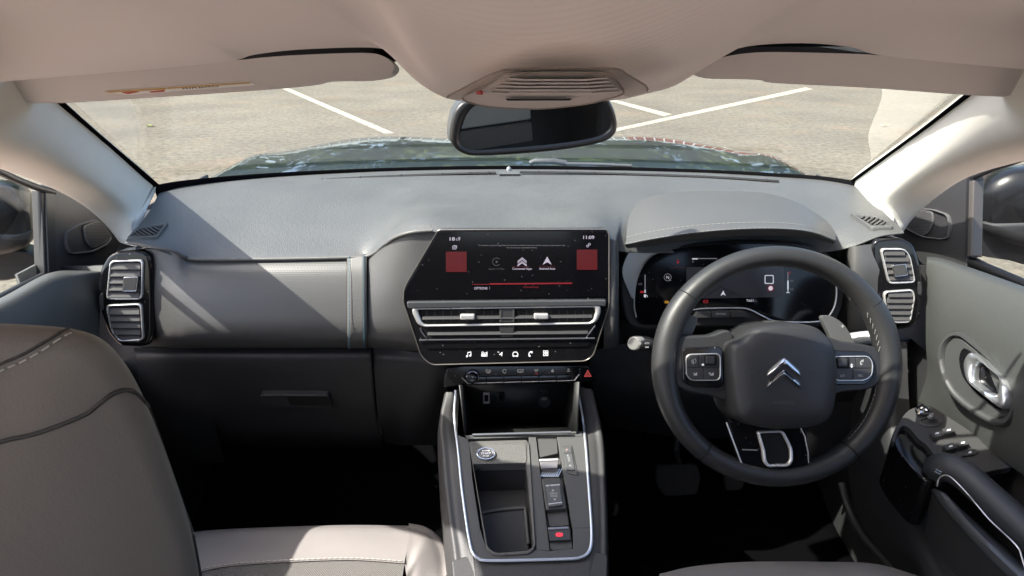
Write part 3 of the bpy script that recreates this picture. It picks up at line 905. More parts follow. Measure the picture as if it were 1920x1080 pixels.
# corner demister vents in the pad
from mathutils.bvhtree import BVHTree
_pv = [p for r_ in padgrid for p in r_]
_w = 111
PADBV = BVHTree.FromPolygons(_pv, [[j * _w + i, j * _w + i + 1, (j + 1) * _w + i + 1, (j + 1) * _w + i] for j in range(52) for i in range(110)])
def on_pad(px, py):
    d = ray(px, py).normalized()
    return PADBV.ray_cast(CAM, d)[0]
def demister(pts, n, vec, nrm):
    hp = [h for h in (on_pad(p[0], p[1]) for p in pts) if h is not None]
    c0 = sum(hp, V((0, 0, 0))) / len(hp)
    nn2 = V((0, 0, 0))
    for q in range(len(hp)):
        nn2 += (hp[q] - c0).cross(hp[(q + 1) % len(hp)] - c0)
    if nn2.dot(CAM - c0) < 0: nn2 = -nn2
    f = Frame(c0 - nn2.normalized() * .003, nn2, up=(0, 1, 0.2))
    ol = rpoly([(p[0], p[1]) for p in pts], 5, 4)
    cx = sum(p[0] for p in ol) / len(ol); cy = sum(p[1] for p in ol) / len(ol)
    il = [(cx + (p[0] - cx) * .84, cy + (p[1] - cy) * .72) for p in ol]
    rg = ring('demister_frame', ol, il, f, .008, .012, M_console, db, b=.001)
    slab('demister_floor', il, f, .001, .006, M_dark, rg, bev=0)
    for i in range(n):
        t = (i + .5) / n
        x = min(p[0] for p in il) + (max(p[0] for p in il) - min(p[0] for p in il)) * t
        ys = []
        # clip a slanted bar inside the opening
        for q in range(21):
            yy = min(p[1] for p in il) + (max(p[1] for p in il) - min(p[1] for p in il)) * q / 20
            xx = x + vec * (yy - cy)
            ins_ = False
            m = len(il)
            for k in range(m):
                x1, y1 = il[k]; x2, y2 = il[(k + 1) % m]
                if (y1 > yy) != (y2 > yy) and xx < (x2 - x1) * (yy - y1) / (y2 - y1) + x1: ins_ = not ins_
            if ins_: ys.append(yy)
        if len(ys) > 3:
            y0, y1 = ys[0], ys[-1]
            slab('demister_fin', [(x + vec * (y0 - cy) - 2.2, y0), (x + vec * (y0 - cy) + 2.2, y0), (x + vec * (y1 - cy) + 2.2, y1), (x + vec * (y1 - cy) - 2.2, y1)], f, .007, .004, M_ventlight, rg, bev=0)
demister([(236, 447, 1.02), (256, 427, 1.06), (316, 415, 1.10), (294, 444, 1.04)], 6, 1.6, V((.22, -.45, .86)))
demister([(1593, 398, 1.10), (1640, 402, 1.10), (1662, 411, 1.07), (1676, 426, 1.03), (1634, 426, 1.03)], 6, -1.4, V((-.22, -.45, .86)))
FP = Frame(PY(378, 470, 1.025), V((0, -.8, .6)))
text('airbag_lettering', 'AIRBAG', 378, 471, 33, 5, FP, .003, M_console, db)

# passenger fascia, strap, fascia beside the screen
def frow(pts):
    return [PY(*p) for p in pts]
f1 = [frow([(248, 466, .995), (290, 468, .99), (335, 474, .99), (370, 488, 1.0), (500, 486, 1.0), (650, 483, 1.0)]),
      frow([(255, 500, .985), (295, 505, .980), (330, 510, .976), (372, 515, .976), (500, 514, .976), (650, 512, .976)]),
      frow([(262, 570, .975), (295, 570, .962), (330, 570, .953), (372, 572, .950), (500, 572, .950), (650, 572, .950)]),
      frow([(266, 625, .978), (295, 625, .960), (330, 625, .945), (372, 625, .938), (500, 625, .938), (650, 625, .938)]),
      frow([(266, 648, .995), (295, 648, .985), (330, 649, .975), (372, 649, .966), (500, 649, .966), (650, 648, .966)]),
      frow([(266, 656, 1.03), (295, 656, 1.03), (330, 656, 1.03), (372, 656, 1.03), (500, 656, 1.03), (650, 656, 1.03)])]
loft('passenger_fascia', f1, 40, 26, M_fascia, db)
f2 = [frow([(651, 480, .997), (688, 477, .997)]), frow([(651, 512, .972), (688, 511, .972)]), frow([(651, 572, .946), (688, 572, .946)]), frow([(651, 625, .934), (689, 625, .934)]), frow([(651, 647, .960), (689, 647, .960)]), frow([(651, 655, 1.02), (690, 655, 1.02)])]
strap = loft('fascia_strap', f2, 4, 26, M_strap, db, thick=.003)
gs = grid(f2, 60, 60)
def stitches(name, pts, mat_, parent, r=.0007, on=2, off=1, lift=V((0, -.0045, .001))):
    """a row of short thread pieces along a line of points"""
    vs_, fs = [], []
    i = 0
    while i + on < len(pts):
        a, b = pts[i] + lift, pts[i + on] + lift
        t = (b - a).normalized()
        u = t.cross(V((.3, -.9, .3))).normalized(); w = u.cross(t)
        k = len(vs_)
        for p in (a, b):
            for q in range(5):
                an = q * math.pi * 2 / 5
                vs_.append(p + u * (math.cos(an) * r) + w * (math.sin(an) * r))
        for q in range(5):
            s = (q + 1) % 5
            fs.append([k + q, k + s, k + 5 + s, k + 5 + q])
        fs.append([k + q for q in range(5)]); fs.append([k + 9 - q for q in range(5)])
        i += on + off
    o_ = mk(name, vs_, fs, mat_, parent, smooth=False, recalc=False)
    o_['kind'] = 'stuff'
    return o_
def resample(pts, step):
    out = [pts[0]]; acc = 0
    for a, b in zip(pts, pts[1:]):
        L = (b - a).length
        while acc + L >= step:
            t = (step - acc) / L
            a = a + (b - a) * t
            out.append(a); L = (b - a).length; acc = 0
        acc += L
    return out
for col_ in (8, 52):
    stitches('stitching', resample([r_[col_] for r_ in gs[:55]], .0022), M_bluethread, strap)
f3 = [frow([(690, 480, 1.0), (712, 466, .985), (738, 448, .972), (775, 437, .962), (820, 434, .96)]),
      frow([(690, 511, .976), (712, 505, .968), (738, 495, .96), (768, 490, .955), (800, 490, .952)]),
      frow([(690, 572, .950), (712, 572, .946), (738, 570, .943), (765, 570, .941), (790, 570, .94)]),
      frow([(690, 625, .938), (712, 625, .937), (740, 625, .936), (768, 625, .936), (800, 625, .937)]),
      frow([(690, 648, .966), (712, 649, .962), (740, 650, .958), (772, 653, .955), (805, 655, .953)]),
      frow([(690, 657, 1.03), (712, 657, 1.03), (740, 659, 1.02), (775, 662, 1.01), (810, 664, 1.0)])]
loft('screen_side_fascia', f3, 20, 26, M_fascia, db)
f4 = []
for ys, d0, dr_ in (((446, 452, 458, 462, 462, 462, 462, 462, 455), .957, .988), ((510,) * 9, .940, .972), ((570,) * 9, .926, .966), ((622, 622, 624, 624, 624, 624, 624, 626, 628), .922, .972), ((655, 650, 645, 642, 642, 642, 642, 642, 642), .942, .985)):
    f4.append(frow([(x, y, d) for x, y, d in zip((1132, 1158, 1168, 1240, 1400, 1530, 1580, 1596, 1655), ys, (d0, d0 + .004, 1.05, 1.07, 1.08, 1.07, 1.05, dr_, dr_ - .006))]))
loft('driver_fascia', f4, 60, 26, M_fascia, db)

# lower dashboard and glovebox
f5 = [frow([(250, 652, 1.00), (330, 653, .99), (500, 653, .99), (695, 652, .99)]),
      frow([(256, 672, .985), (330, 672, .972), (500, 672, .97), (697, 672, .97)]),
      frow([(262, 720, 1.0), (335, 720, .99), (500, 720, .985), (700, 720, .985)]),
      frow([(275, 770, 1.02), (345, 772, 1.01), (500, 775, 1.01), (704, 775, 1.01)]),
      frow([(300, 815, 1.06), (350, 818, 1.05), (500, 822, 1.05), (712, 822, 1.05)]),
      frow([(320, 830, 1.14), (352, 835, 1.14), (500, 840, 1.14), (716, 840, 1.14)])]
gbx = loft('glovebox_lid', f5, 30, 26, M_black, db)
f6 = [frow([(698, 653, .99), (735, 655, .985), (775, 660, .975), (820, 668, .97), (850, 690, .975)]),
      frow([(700, 680, .975), (737, 680, .97), (775, 685, .965), (812, 690, .96), (845, 700, .965)]),
      frow([(704, 730, .99), (740, 730, .985), (775, 730, .98), (812, 730, .975), (838, 730, .985)]),
      frow([(710, 790, 1.02), (745, 790, 1.02), (775, 790, 1.01), (805, 785, 1.01), (830, 780, 1.02)]),
      frow([(722, 830, 1.08), (750, 835, 1.08), (775, 835, 1.07), (805, 835, 1.07), (830, 835, 1.07)])]
loft('centre_lower_panel', f6, 24, 22, M_black, db)
f7 = [frow([(1110, 658, .965), (1150, 648, .975), (1200, 642, .99), (1300, 640, 1.0), (1500, 642, 1.0), (1600, 644, .99), (1700, 640, .98)]),
      frow([(1105, 700, .965), (1150, 690, .975), (1200, 690, .99), (1300, 690, 1.0), (1500, 690, 1.0), (1600, 690, .99), (1705, 690, .985)]),
      frow([(1118, 745, .98), (1150, 740, .99), (1200, 740, 1.0), (1300, 740, 1.0), (1500, 740, 1.0), (1600, 740, 1.0), (1705, 740, .995)]),
      frow([(1135, 790, 1.03), (1155, 800, 1.05), (1200, 810, 1.08), (1300, 820, 1.1), (1500, 820, 1.1), (1600, 810, 1.08), (1700, 800, 1.06)])]
loft('driver_lower_panel', f7, 40, 18, M_black, db)
FG = Frame(PY(560, 755, 1.0), V((0, -.95, -.30)))
gh = slab('glovebox_handle', rpoly([(487, 742), (530, 741), (616, 742), (622, 765), (606, 766), (497, 764)], 3, 3), FG, .012, .03, M_black, gbx, bev=.003, seg=3)
slab('handle_pocket', rpoly([(536, 743), (614, 743), (618, 761), (545, 760)], 3, 3), FG, .0128, .004, M_dark, gh, bev=.0005)
tube('glovebox_seam', crv([PY(694, 656, .968), PY(697, 690, .962), PY(700, 735, .975), PY(706, 790, 1.0), PY(716, 825, 1.04)], 5, closed=False), .0022, M_dark, db, ns=6)

# driver's hood over the instruments
hood = [
 [PY(1176, 466, .985), PY(1225, 460, .97), PY(1300, 449, .95), PY(1380, 443, .94), PY(1460, 442, .94), PY(1520, 447, .95), PY(1562, 457, .98)],
 [PY(1172, 460, .965), PY(1225, 450, .94), PY(1300, 439, .918), PY(1380, 432, .906), PY(1460, 431, .905), PY(1520, 437, .918), PY(1566, 453, .965)],
 [PY(1174, 452, .972), PY(1225, 442, .948), PY(1300, 431, .926), PY(1380, 425, .914), PY(1460, 424, .913), PY(1522, 431, .926), PY(1567, 448, .972)],
 [PY(1176, 425, 1.02), PY(1232, 410, 1.0), PY(1305, 402, .985), PY(1380, 398, .975), PY(1458, 400, .975), PY(1524, 412, .985), PY(1566, 438, 1.01)],
 [PY(1182, 400, 1.08), PY(1236, 384, 1.07), PY(1308, 376, 1.065), PY(1380, 374, 1.06), PY(1452, 378, 1.06), PY(1515, 394, 1.06), PY(1558, 424, 1.05)],
 [PY(1198, 377, 1.15), PY(1245, 364, 1.165), PY(1310, 359, 1.175), PY(1378, 359, 1.175), PY(1440, 363, 1.16), PY(1495, 380, 1.13), PY(1545, 410, 1.09)],
 [PY(1205, 377, 1.18), PY(1250, 366, 1.20), PY(1312, 361, 1.21), PY(1376, 361, 1.21), PY(1436, 366, 1.19), PY(1490, 383, 1.15), PY(1540, 412, 1.11)],
]
M_hood = mat('hood_leather', (0.066, 0.066, 0.065), 0.5, var=0.05, bump=('leather', 650, 0.3, 0.0006))
hd = loft('instrument_hood', hood, 44, 30, M_hood, db)
gh_ = grid(hood, 200, 60)
stitches('hood_stitching', resample(gh_[23], .0026), mat('hood_thread', (.30, .30, .28), .8), hd, r=.00032, lift=V((0, -.0006, .0008)))
stitches('hood_stitching', resample(gh_[16], .0026), mat('hood_thread', (.30, .30, .28), .8), hd, r=.00032, lift=V((0, -.0006, .0006)))

# ================================================================== corner air vents
def corner_vent(label, f, house, fr1, fr2, tab, wheel):
    t = thing('corner_air_vent', label, 'air vent', f(house[8][0], 640), 'corner air vents')
    hs = rpoly(house, 10, 4)
    slab('vent_housing', hs, f, .0, .05, M_gloss, t, bev=.008, seg=4)
    for k, fo in enumerate((fr1, fr2)):
        ol = rpoly(fo, 9, 5)
        cx = sum(p[0] for p in ol) / len(ol); cy = sum(p[1] for p in ol) / len(ol)
        hw_ = (max(p[0] for p in ol) - min(p[0] for p in ol)) / 2
        hh_ = (max(p[1] for p in ol) - min(p[1] for p in ol)) / 2
        il = [(cx + (p[0] - cx) * (1 - 3.4 / hw_), cy + (p[1] - cy) * (1 - 3.4 / hh_)) for p in ol]
        rg = ring('chrome_frame', ol, il, f, .006, .008, M_satin, t, b=.0015)
        slab('vent_throat', il, f, .001, .002, M_dark, rg, bev=0)
        nsl = 5
        for i in range(nsl):
            y = cy - hh_ + 4 + (2 * hh_ - 8) * (i + .5) / nsl
            # slat ends follow the opening
            xs = []
            for q in range(len(il)):
                (x1, y1), (x2, y2) = il[q], il[(q + 1) % len(il)]
                if (y1 - y) * (y2 - y) <= 0 and y1 != y2: xs.append(x1 + (x2 - x1) * (y - y1) / (y2 - y1))
            if len(xs) < 2: continue
            xa, xb = min(xs) + .6, max(xs) - .6
            A, B = f(xa, y, .003), f(xb, y, .003)
            dz = f.u * .0052
            out = f.n * .0035
            v_ = [A - dz + out, B - dz + out, B + dz - out * .4, A + dz - out * .4]
            mk('slat', *prism(v_, V((0, 0, -.0018))), M_ventlight if True else M_vent, rg, bev=.0004, seg=1)
    tb = slab('vent_tab', rpoly(tab, 2.5, 3), f, .012, .008, M_ventlight, t, bev=.001)
    ring('tab_rim', rpoly([(p[0] + (1.6 if p[0] > tab[0][0] + 8 else -1.6), p[1] + (1.6 if p[1] > tab[0][1] + 8 else -1.2)) for p in tab], 2.5, 3), rpoly(tab, 2.5, 3), f, .011, .006, M_chrome, tb, b=.0004)
    if wheel:
        slab('airflow_wheel', rpoly(wheel, 3, 3), f, .004, .01, M_vent, t, bev=.002)
FVL = Frame(PY(235, 560, .955), V((.16, -.95, .20)))
corner_vent('glossy black double air vent at the left end of the dashboard', FVL,
    [(200, 481), (214, 472), (262, 468), (281, 475), (286, 500), (288, 560), (288, 630), (280, 648), (262, 651), (222, 650), (200, 625), (186, 580), (182, 540), (187, 505)],
    [(205, 489), (268, 487), (266, 562), (198, 562)], [(197, 572), (265, 569), (269, 639), (222, 641), (207, 620)],
    [(233, 521), (256, 520), (254, 545), (230, 545)], [(186, 552), (192, 549), (194, 580), (190, 584), (186, 575)])
FVR = Frame(PY(1688, 540, .955), V((-.16, -.95, .20)))
corner_vent('glossy black double air vent at the right end of the dashboard', FVR,
    [(1633, 462), (1643, 449), (1690, 446), (1712, 456), (1722, 480), (1729, 512), (1732, 556), (1727, 596), (1716, 612), (1690, 619), (1668, 617), (1655, 605), (1648, 560), (1636, 500)],
    [(1651, 466), (1697, 466), (1708, 480), (1718, 531), (1667, 533)], [(1657, 547), (1713, 543), (1717, 556), (1708, 606), (1676, 607), (1660, 575)],
    [(1675, 498), (1697, 496), (1701, 515), (1679, 518)], [(1722, 530), (1727, 528), (1729, 545), (1726, 555), (1722, 552)])

# ================================================================== centre display with vents
FS = Frame(PY(950, 431, .945), V((0, -.979, .203)))
dp = thing('centre_display', 'black centre screen with vents and a row of white symbols below', 'display', FS(950, 684))
panel = rpoly([(822, 431, 5), (1138, 430, 6), (1142, 440, 4), (1142, 575, 8), (1113, 666, 14), (1098, 677, 10), (808, 684, 10), (790, 668, 12), (756, 565, 10), (758, 540, 10)], 6, 5)
slab('panel', panel, FS, .0, .030, M_gloss, dp, bev=.0025, seg=3)
tube('panel_rim', [FS(x, y, .0002) for x, y in panel], .0011, mat('panel_rim', (0.22, 0.20, 0.18), .3, metal=.7), dp, closed=True, ns=6)
scr_o = rpoly([(824, 434, 4), (1136, 433, 4), (1139, 441, 3), (1139, 556, 2), (759, 560, 3), (761, 541, 8)], 4, 4)
sc_ = slab('screen_glass', scr_o, FS, .0014, .003, M_glass_black, dp, bev=.0004)
H = .0018
text('temperature', '18', 848, 448, 10, 6.5, FS, H, M_lilac, sc_, bold=.02)
text('degree_sign', 'c', 856.5, 449, 3.2, 4.0, FS, H, M_lilac, sc_)
flat_polys('location_pin', stroke(circ(861, 446.5, 1.7, n=10), .8, True) + [[(859.6, 448), (862.4, 448), (861, 452)]], FS, H, M_lilac, sc_)
flat_polys('page_symbol', stroke(rpoly(rect(848.5, 461.5, 855, 467), .8, 2), .9, True) + stroke([(850, 460.5), (856.3, 460.5), (856.3, 465)], .8) + stroke([(850, 464.5), (853.5, 464.5)], .8), FS, H, M_lilac, sc_)
text('clock', '11:09', 1104, 445, 21, 6.5, FS, H, M_lilac, sc_, bold=.02)
flat_polys('link_symbol', stroke(circ(1105.2, 458, 1.9, n=10), .9, True) + stroke(circ(1101.8, 461.4, 1.9, n=10), .9, True), FS, H, M_lilac, sc_)
flat_polys('red_tile', [rect(836, 472, 875, 510)], FS, H, M_redsq, sc_)
flat_polys('red_tile', [rect(1081.5, 468, 1120, 506)], FS, H, M_redsq, sc_)
text('notice_text', 'To enhance experiences of these functions, vehicle\'s data and vehicle location information may', 978, 460.3, 163, 3.4, FS, H, M_grey_ui, sc_)
text('notice_text', 'be sent to your connected device.', 979, 464.6, 57, 3.4, FS, H, M_grey_ui, sc_)
flat_polys('play_symbol', stroke(circ(931, 491, 7.2, n=16, a0=40, a1=320), 1.1) + [[(929.5, 488), (929.5, 494), (934.5, 491)]], FS, H, M_dim_ui, sc_)
text('dim_label', 'Apple CarPlay', 931, 504.5, 30, 4.0, FS, H, M_dim_ui, sc_)
chev = lambda x, y, w, hh, th: [[(x - w, y + hh), (x, y), (x, y + th), (x - w, y + hh + th)], [(x, y), (x + w, y + hh), (x + w, y + hh + th), (x, y + th)]]
flat_polys('chevron_symbol', chev(979, 482.5, 8.5, 7, 1.6) + chev(979, 485.3, 8.5, 7, 1.6) + chev(979, 489.3, 8.5, 7, 1.6) + chev(979, 492.0, 8.5, 6, 1.6), FS, H, M_lilac, sc_)
flat_polys('arrow_symbol', [[(1026, 481), (1034.5, 496.5), (1026, 491.5)], [(1026, 481), (1026, 491.5), (1017.5, 496.5)]], FS, H, M_lilac, sc_)
flat_polys('red_underline', [rect(961, 499.6, 993, 500.3), rect(1011, 499, 1040, 499.7)], FS, H, M_redsq, sc_)
text('app_label', 'Connected Apps', 979, 504.3, 36.5, 5.0, FS, H, M_lilac, sc_, bold=.012)
text('app_label', 'Android Auto', 1026, 503.6, 30, 4.2, FS, H, M_lilac, sc_, bold=.012)
flat_polys('red_bar', [[(918, 531.2), (1073, 529.8), (1073, 532.4), (918, 533.8)], rect(885, 532.8, 918, 533.7)], FS, H, M_red_ui, sc_)
text('menu_text', 'OPTIONS', 901.5, 540.5, 25, 4.6, FS, H, M_lilac, sc_, bold=.01)
flat_polys('menu_divider', [rect(917.6, 537.5, 918.4, 542.5)], FS, H, M_grey_ui, sc_)
text('menu_text', 'Connectivity', 995.5, 538.6, 29, 4.6, FS, H, M_red_ui, sc_)

# the vents under the screen
FT = FS
hood_v = rpoly([(764, 568, 4), (1136, 564, 4), (1138, 574, 5), (1130, 577, 3), (772, 580, 3), (764, 577, 5)], 4, 3)
slab('vent_brow', rpoly([(762, 566, 4), (1137, 562.5, 4), (1137, 576, 6), (1124, 574.5, 3), (776, 579, 3), (764, 580, 6)], 4, 4), FT, .008, .012, mat('brow_gloss', (0.05, 0.052, 0.055), .14, coat=.5), dp, bev=.003, seg=3)
slab('vent_throat', rpoly([(777, 580), (1122, 575), (1117, 606), (1098, 634), (803, 637), (788, 612)], 4, 3), FT, .0012, .002, M_dark, dp, bev=0)
lo = rpoly([(772, 578.5, 9), (1126, 573, 9), (1127, 586, 5), (1119.5, 604, 9), (1107, 608.6, 4), (795, 613.4, 6), (783, 609, 9), (773, 588, 5)], 7, 5)
li = rpoly([(783, 580.6, 6), (1115, 576.2, 5), (1117, 586, 5), (1112.5, 600, 6), (1106, 605.2, 3), (797, 609.6, 4), (791, 605, 6), (784, 588, 5)], 7, 5)
vr_ = ring('chrome_loop', lo, li, FT, .0065, .006, M_satin, dp, b=.0015)
for pts in ([(788, 615), (792, 624), (803, 637), (807, 637.5), (1094, 634.5), (1099, 633), (1112, 616), (1116, 610)],):
    tube('lower_loop', crv([FT(x, y, .0035) for x, y in pts], 4, closed=False), .0016, mat('loop_gloss', (.12, .12, .13), .15, metal=.6), dp, ns=8)
for nm, y0, y1 in (('upper', 595.3, 591.8), ('lower', 624.5, 621.8)):
    A, B = FT(792 if nm == 'upper' else 802, y0, .002), FT(1110 if nm == 'upper' else 1102, y1, .002)
    mk('slat', *prism([A - FT.u * .002 + FT.n * .004, B - FT.u * .002 + FT.n * .004, B + FT.u * .002 - FT.n * .001, A + FT.u * .002 - FT.n * .001], -FT.u * .0014), M_vent, dp, bev=.0004, seg=1)
for k in range(9):
    for x0 in (800, 972):
        x = x0 + k * 15.3
        if x < 932 or x > 968:
            slab('vertical_vane', [(x - .7, 583), (x + .7, 583), (x + .7, 604), (x - .7, 604)], FT, .0018, .002, M_vent, dp, bev=0)
slab('vent_divider', rpoly([(936, 579.5), (965, 579), (965, 604), (936, 604.5)], 2, 2), FT, .0045, .006, M_vent, dp, bev=.001)
slab('vent_divider', rpoly([(936, 612), (965, 611.5), (962, 632), (939, 632.5)], 2, 2), FT, .0045, .006, M_vent, dp, bev=.001)
for x in (937.5, 961.5):
    slab('divider_edge', [(x, 580), (x + 3, 580), (x + 3, 604), (x, 604)], FT, .0055, .003, M_ventlight, dp, bev=.0004)
for x0, y0 in ((862.5, 590), (1001, 589)):
    slab('vent_tab', rpoly(rect(x0, y0, x0 + 27.5, y0 + 10), 3, 3), FT, .012, .01, M_satin, dp, bev=.002, seg=3)
slab('blower_led', [(855, 641.5), (864, 641), (864, 643.5), (855, 644)], FT, .0012, .002, M_redsq, dp, bev=0)
slab('vent_lower_lip', rpoly([(792, 640), (1108, 637), (1104, 650), (800, 654)], 4, 3), FT, .002, .004, M_gloss, dp, bev=.0015)
# row of touch symbols
Hi = .0006
yi = 664
flat_polys('music_symbol', stroke([(877, 668), (877, 661.2), (883, 660), (883, 666.5)], 1.3) + [circ(875.6, 668, 1.9, n=10), circ(881.6, 666.8, 1.9, n=10)], FS, Hi, M_white, dp)
flat_polys('climate_symbol', stroke(circ(905, 661.5, 1.7, n=10), 1, True) + stroke(circ(905, 666, 2.2, n=10), 1.1, True) + stroke(circ(910, 663, 1.8, n=10), 1, True) + [rect(902.6, 664.8, 911, 668.6)] + stroke([(913, 660), (913, 668.5)], 1.5), FS, Hi, M_white, dp)
flat_polys('navigation_symbol', [[(935.5, 665), (942, 659.8), (941.5, 668.5), (939.4, 665.6)]], FS, Hi, M_white, dp)
text('north_letter', 'N', 934.5, 660.2, 2.6, 3, FS, Hi, M_white, dp)
flat_polys('car_symbol', stroke(rpoly([(961.5, 663.5), (963.5, 660.2), (968.8, 660.2), (971, 663.5), (971, 667.6), (961.5, 667.6)], .8, 2), 1.4, True) + [rect(961.5, 666, 964, 669), rect(968.5, 666, 971, 669)], FS, Hi, M_white, dp)
flat_polys('phone_symbol', stroke(crv([(998, 659.5), (993.5, 660.5), (991.8, 664), (992.2, 668)], 4, closed=False), 1.8) + [circ(997, 660.8, 1.8, n=8), circ(993.2, 667.3, 1.8, n=8)], FS, Hi, M_white, dp)
flat_polys('apps_symbol', sum([stroke(rect(x, y, x + 3.4, y + 3.6), 1.1, True) for x in (1019, 1024) for y in (657.8, 663.2)], []), FS, Hi, M_white, dp)

# ================================================================== climate key panel
FK = Frame(PY(970, 690, .925), V((0, -.93, .37)))
ck = thing('climate_key_panel', 'glossy black strip of climate keys with a knob and hazard button', 'key panel', FK(970, 722))
slab('key_bezel', rpoly([(838, 690, 5), (870, 686, 2), (1105, 685, 10), (1119, 704, 8), (1117, 715, 3), (1080, 717, 2), (868, 722, 2), (832, 727, 3), (832, 712, 8)], 5, 4), FK, .0, .03, M_gloss, ck, bev=.002, seg=3)
for i in range(6):
    x0, x1 = 879 + i * 33.0, 879 + (i + 1) * 33.0 - .8
    k_ = slab('key', [(x0 + (0 if i else -9), 707 - i * .7), (x1 + (0 if i < 5 else 6), 706.3 - i * .7), (x1, 717.5 - i * .85), (x0, 718.5 - i * .85)], FK, .004, .006, M_gloss, ck, bev=.0008)
    tube('key_edge', [FK(x0 + .6, 718.8 - i * .9, .0044), FK(x1 - .2, 717.7 - i * .9, .0044)], .0008, M_satin, k_, ns=6)
tube('lip_edge', [FK(866, 708, .003), FK(878, 719.5, .0042)], .0009, M_satin, ck, ns=6)
tube('lip_edge', [FK(1077, 713.3, .0042), FK(1086, 702, .003)], .0009, M_satin, ck, ns=6)
kb = dome('volume_knob', circ(886, 707, 11, 10, 24), FK, [(1, .012), (.93, .016), (.8, .017), (.4, .0168)], M_gloss, ck, depth=.002)
tube('knob_ring', [FK(x, y, .010) for x, y in circ(886, 707, 11.2, 10.2, 24)], .0011, mat('knob_ring', (.25, .25, .26), .2, metal=.8), kb, closed=True, ns=6)
flat_polys('knob_mark', stroke(circ(886, 707.5, 1.2, n=8), .6, True), FK, .0175, M_print, kb)
icons = [(915.6, 'demist'), (946, 'recirc'), (975.6, 'rear'), (1005.6, 'max'), (1036, 'lock'), (1066, 'child')]
Hk = .0006
M_icon_dim = mat('icon_dim', (.22, .21, .20), .6, emit=(.4, .38, .36), emit_s=.12)
flat_polys('windscreen_symbol', stroke([(910.5, 694), (920.5, 694), (918.5, 698), (912.5, 698)], .8, True) + stroke([(913.5, 696), (913.5, 700)], .7) + stroke([(915.6, 696), (915.6, 700)], .7) + stroke([(917.6, 696), (917.6, 700)], .7), FK, Hk, M_icon_dim, ck)
flat_polys('recirculation_symbol', stroke(circ(946, 696, 3.4, n=12, a0=20, a1=330), .9), FK, Hk, M_icon_dim, ck)
flat_polys('rear_window_symbol', stroke(rect(970.5, 693, 981, 697.5), .8, True) + stroke([(973, 695), (973, 699)], .7) + stroke([(975.8, 695), (975.8, 699)], .7) + stroke([(978.5, 695), (978.5, 699)], .7), FK, Hk, M_icon_dim, ck)
flat_polys('airflow_symbol', stroke([(1002, 693), (1009, 692.6)], .8) + stroke([(1002, 695), (1009, 694.6)], .8) + stroke([(1003, 697), (1007, 696.8)], .8), FK, Hk, M_icon_dim, ck)
flat_polys('red_led', [rect(1003.4, 700, 1008, 701.6)], FK, Hk, M_red_ui, ck)
flat_polys('padlock_symbol', [rect(1033.6, 694.5, 1038.2, 697.5)] + stroke(circ(1036, 694.3, 1.6, n=8, a0=0, a1=180), .7), FK, Hk, M_icon_dim, ck)
flat_polys('child_symbol', stroke(circ(1066, 692.8, 1.5, n=8), .7, True) + stroke([(1063, 696.5), (1069, 696)], .8), FK, Hk, M_icon_dim, ck)
hz = slab('hazard_button', rpoly([(1086, 690), (1104, 688), (1113, 704), (1110, 711), (1088, 712)], 4, 3), FK, .003, .004, M_gloss, ck, bev=.001)
flat_polys('hazard_triangle', stroke([(1102, 694.5), (1108.2, 705.5), (1096, 705.8)], 1.3, True) + stroke([(1102, 699), (1104.8, 703.8), (1099.3, 704)], .9, True), FK, .0034, mat('hazard_red', (.45, .07, .06), .5, emit=(.8, .1, .1), emit_s=.12), hz)

# dashboard ends closing the gap to the doors
for s_, xc, zt in ((-1, -.815, 1.06), (1, .815, 1.06)):
    mk('dash_end_cap', [V((xc, .93, .30)), V((xc, 1.62, .30)), V((xc, 1.62, zt)), V((xc, .93, zt))], [[0, 1, 2, 3]], M_black, db, thick=.006, recalc=False)
    mk('dash_end_cap', [V((s_ * .60, 1.02, .60)), V((xc, 1.00, .60)), V((xc, 1.00, 1.045)), V((s_ * .60, 1.02, 1.045))], [[0, 1, 2, 3]], M_black, db, thick=.006, recalc=False)

# ================================================================== instrument cluster
FC = Frame(PY(1380, 530, 1.0), V((0, -.955, .295)))
ic = thing('instrument_cluster', 'dark driver display behind the steering wheel with chrome lower edge', 'instrument display', FC(1380, 605))
cl_o = crv([(1226, 477), (1252, 469), (1320, 461), (1388, 457), (1460, 458), (1516, 467), (1550, 493), (1567, 530), (1566, 570), (1549, 597), (1519, 604), (1455, 603), (1431, 594), (1404, 580), (1380, 577), (1310, 578), (1290, 590), (1265, 606), (1206, 608), (1192, 594), (1189, 570), (1193, 528), (1207, 495)], 4)
hs_o = crv([(1190, 470), (1252, 463), (1320, 456), (1388, 452), (1465, 452), (1525, 461), (1564, 486), (1584, 528), (1582, 574), (1562, 606), (1522, 616), (1455, 616), (1400, 614), (1310, 614), (1265, 616), (1203, 618), (1176, 604), (1165, 560), (1166, 510)], 4)
slab('cluster_surround', hs_o, FC, -.001, .06, M_black, ic, bev=.006, seg=3)
slab('silver_corner', crv([(1184, 469), (1215, 468), (1246, 470), (1222, 479), (1206, 494), (1194, 522), (1188, 560), (1178, 545), (1167, 515), (1170, 492)], 4), FC, .006, .02, mat('cluster_silver', (.34, .34, .33), .32, metal=.6), ic, bev=.003, seg=3)
cg = slab('display_glass', cl_o, FC, .004, .01, M_glass_black, ic, bev=.001)
tube('chrome_edge', crv([FC(x, y, .005) for x, y in [(1300, 581), (1318, 578.5), (1380, 577.5), (1404, 580), (1431, 593), (1455, 602), (1519, 604), (1549, 597), (1566, 570), (1567, 530), (1550, 494)]], 5, closed=False), .0014, M_satin, ic, ns=8)
tube('chrome_edge', crv([FC(x, y, .005) for x, y in [(1250, 469.5), (1226, 477), (1207, 495), (1193, 528), (1189, 570), (1193, 595)]], 5, closed=False), .0014, mat('edge_dull', (.3, .29, .28), .3, metal=.8), ic, ns=8)
HC = .0045
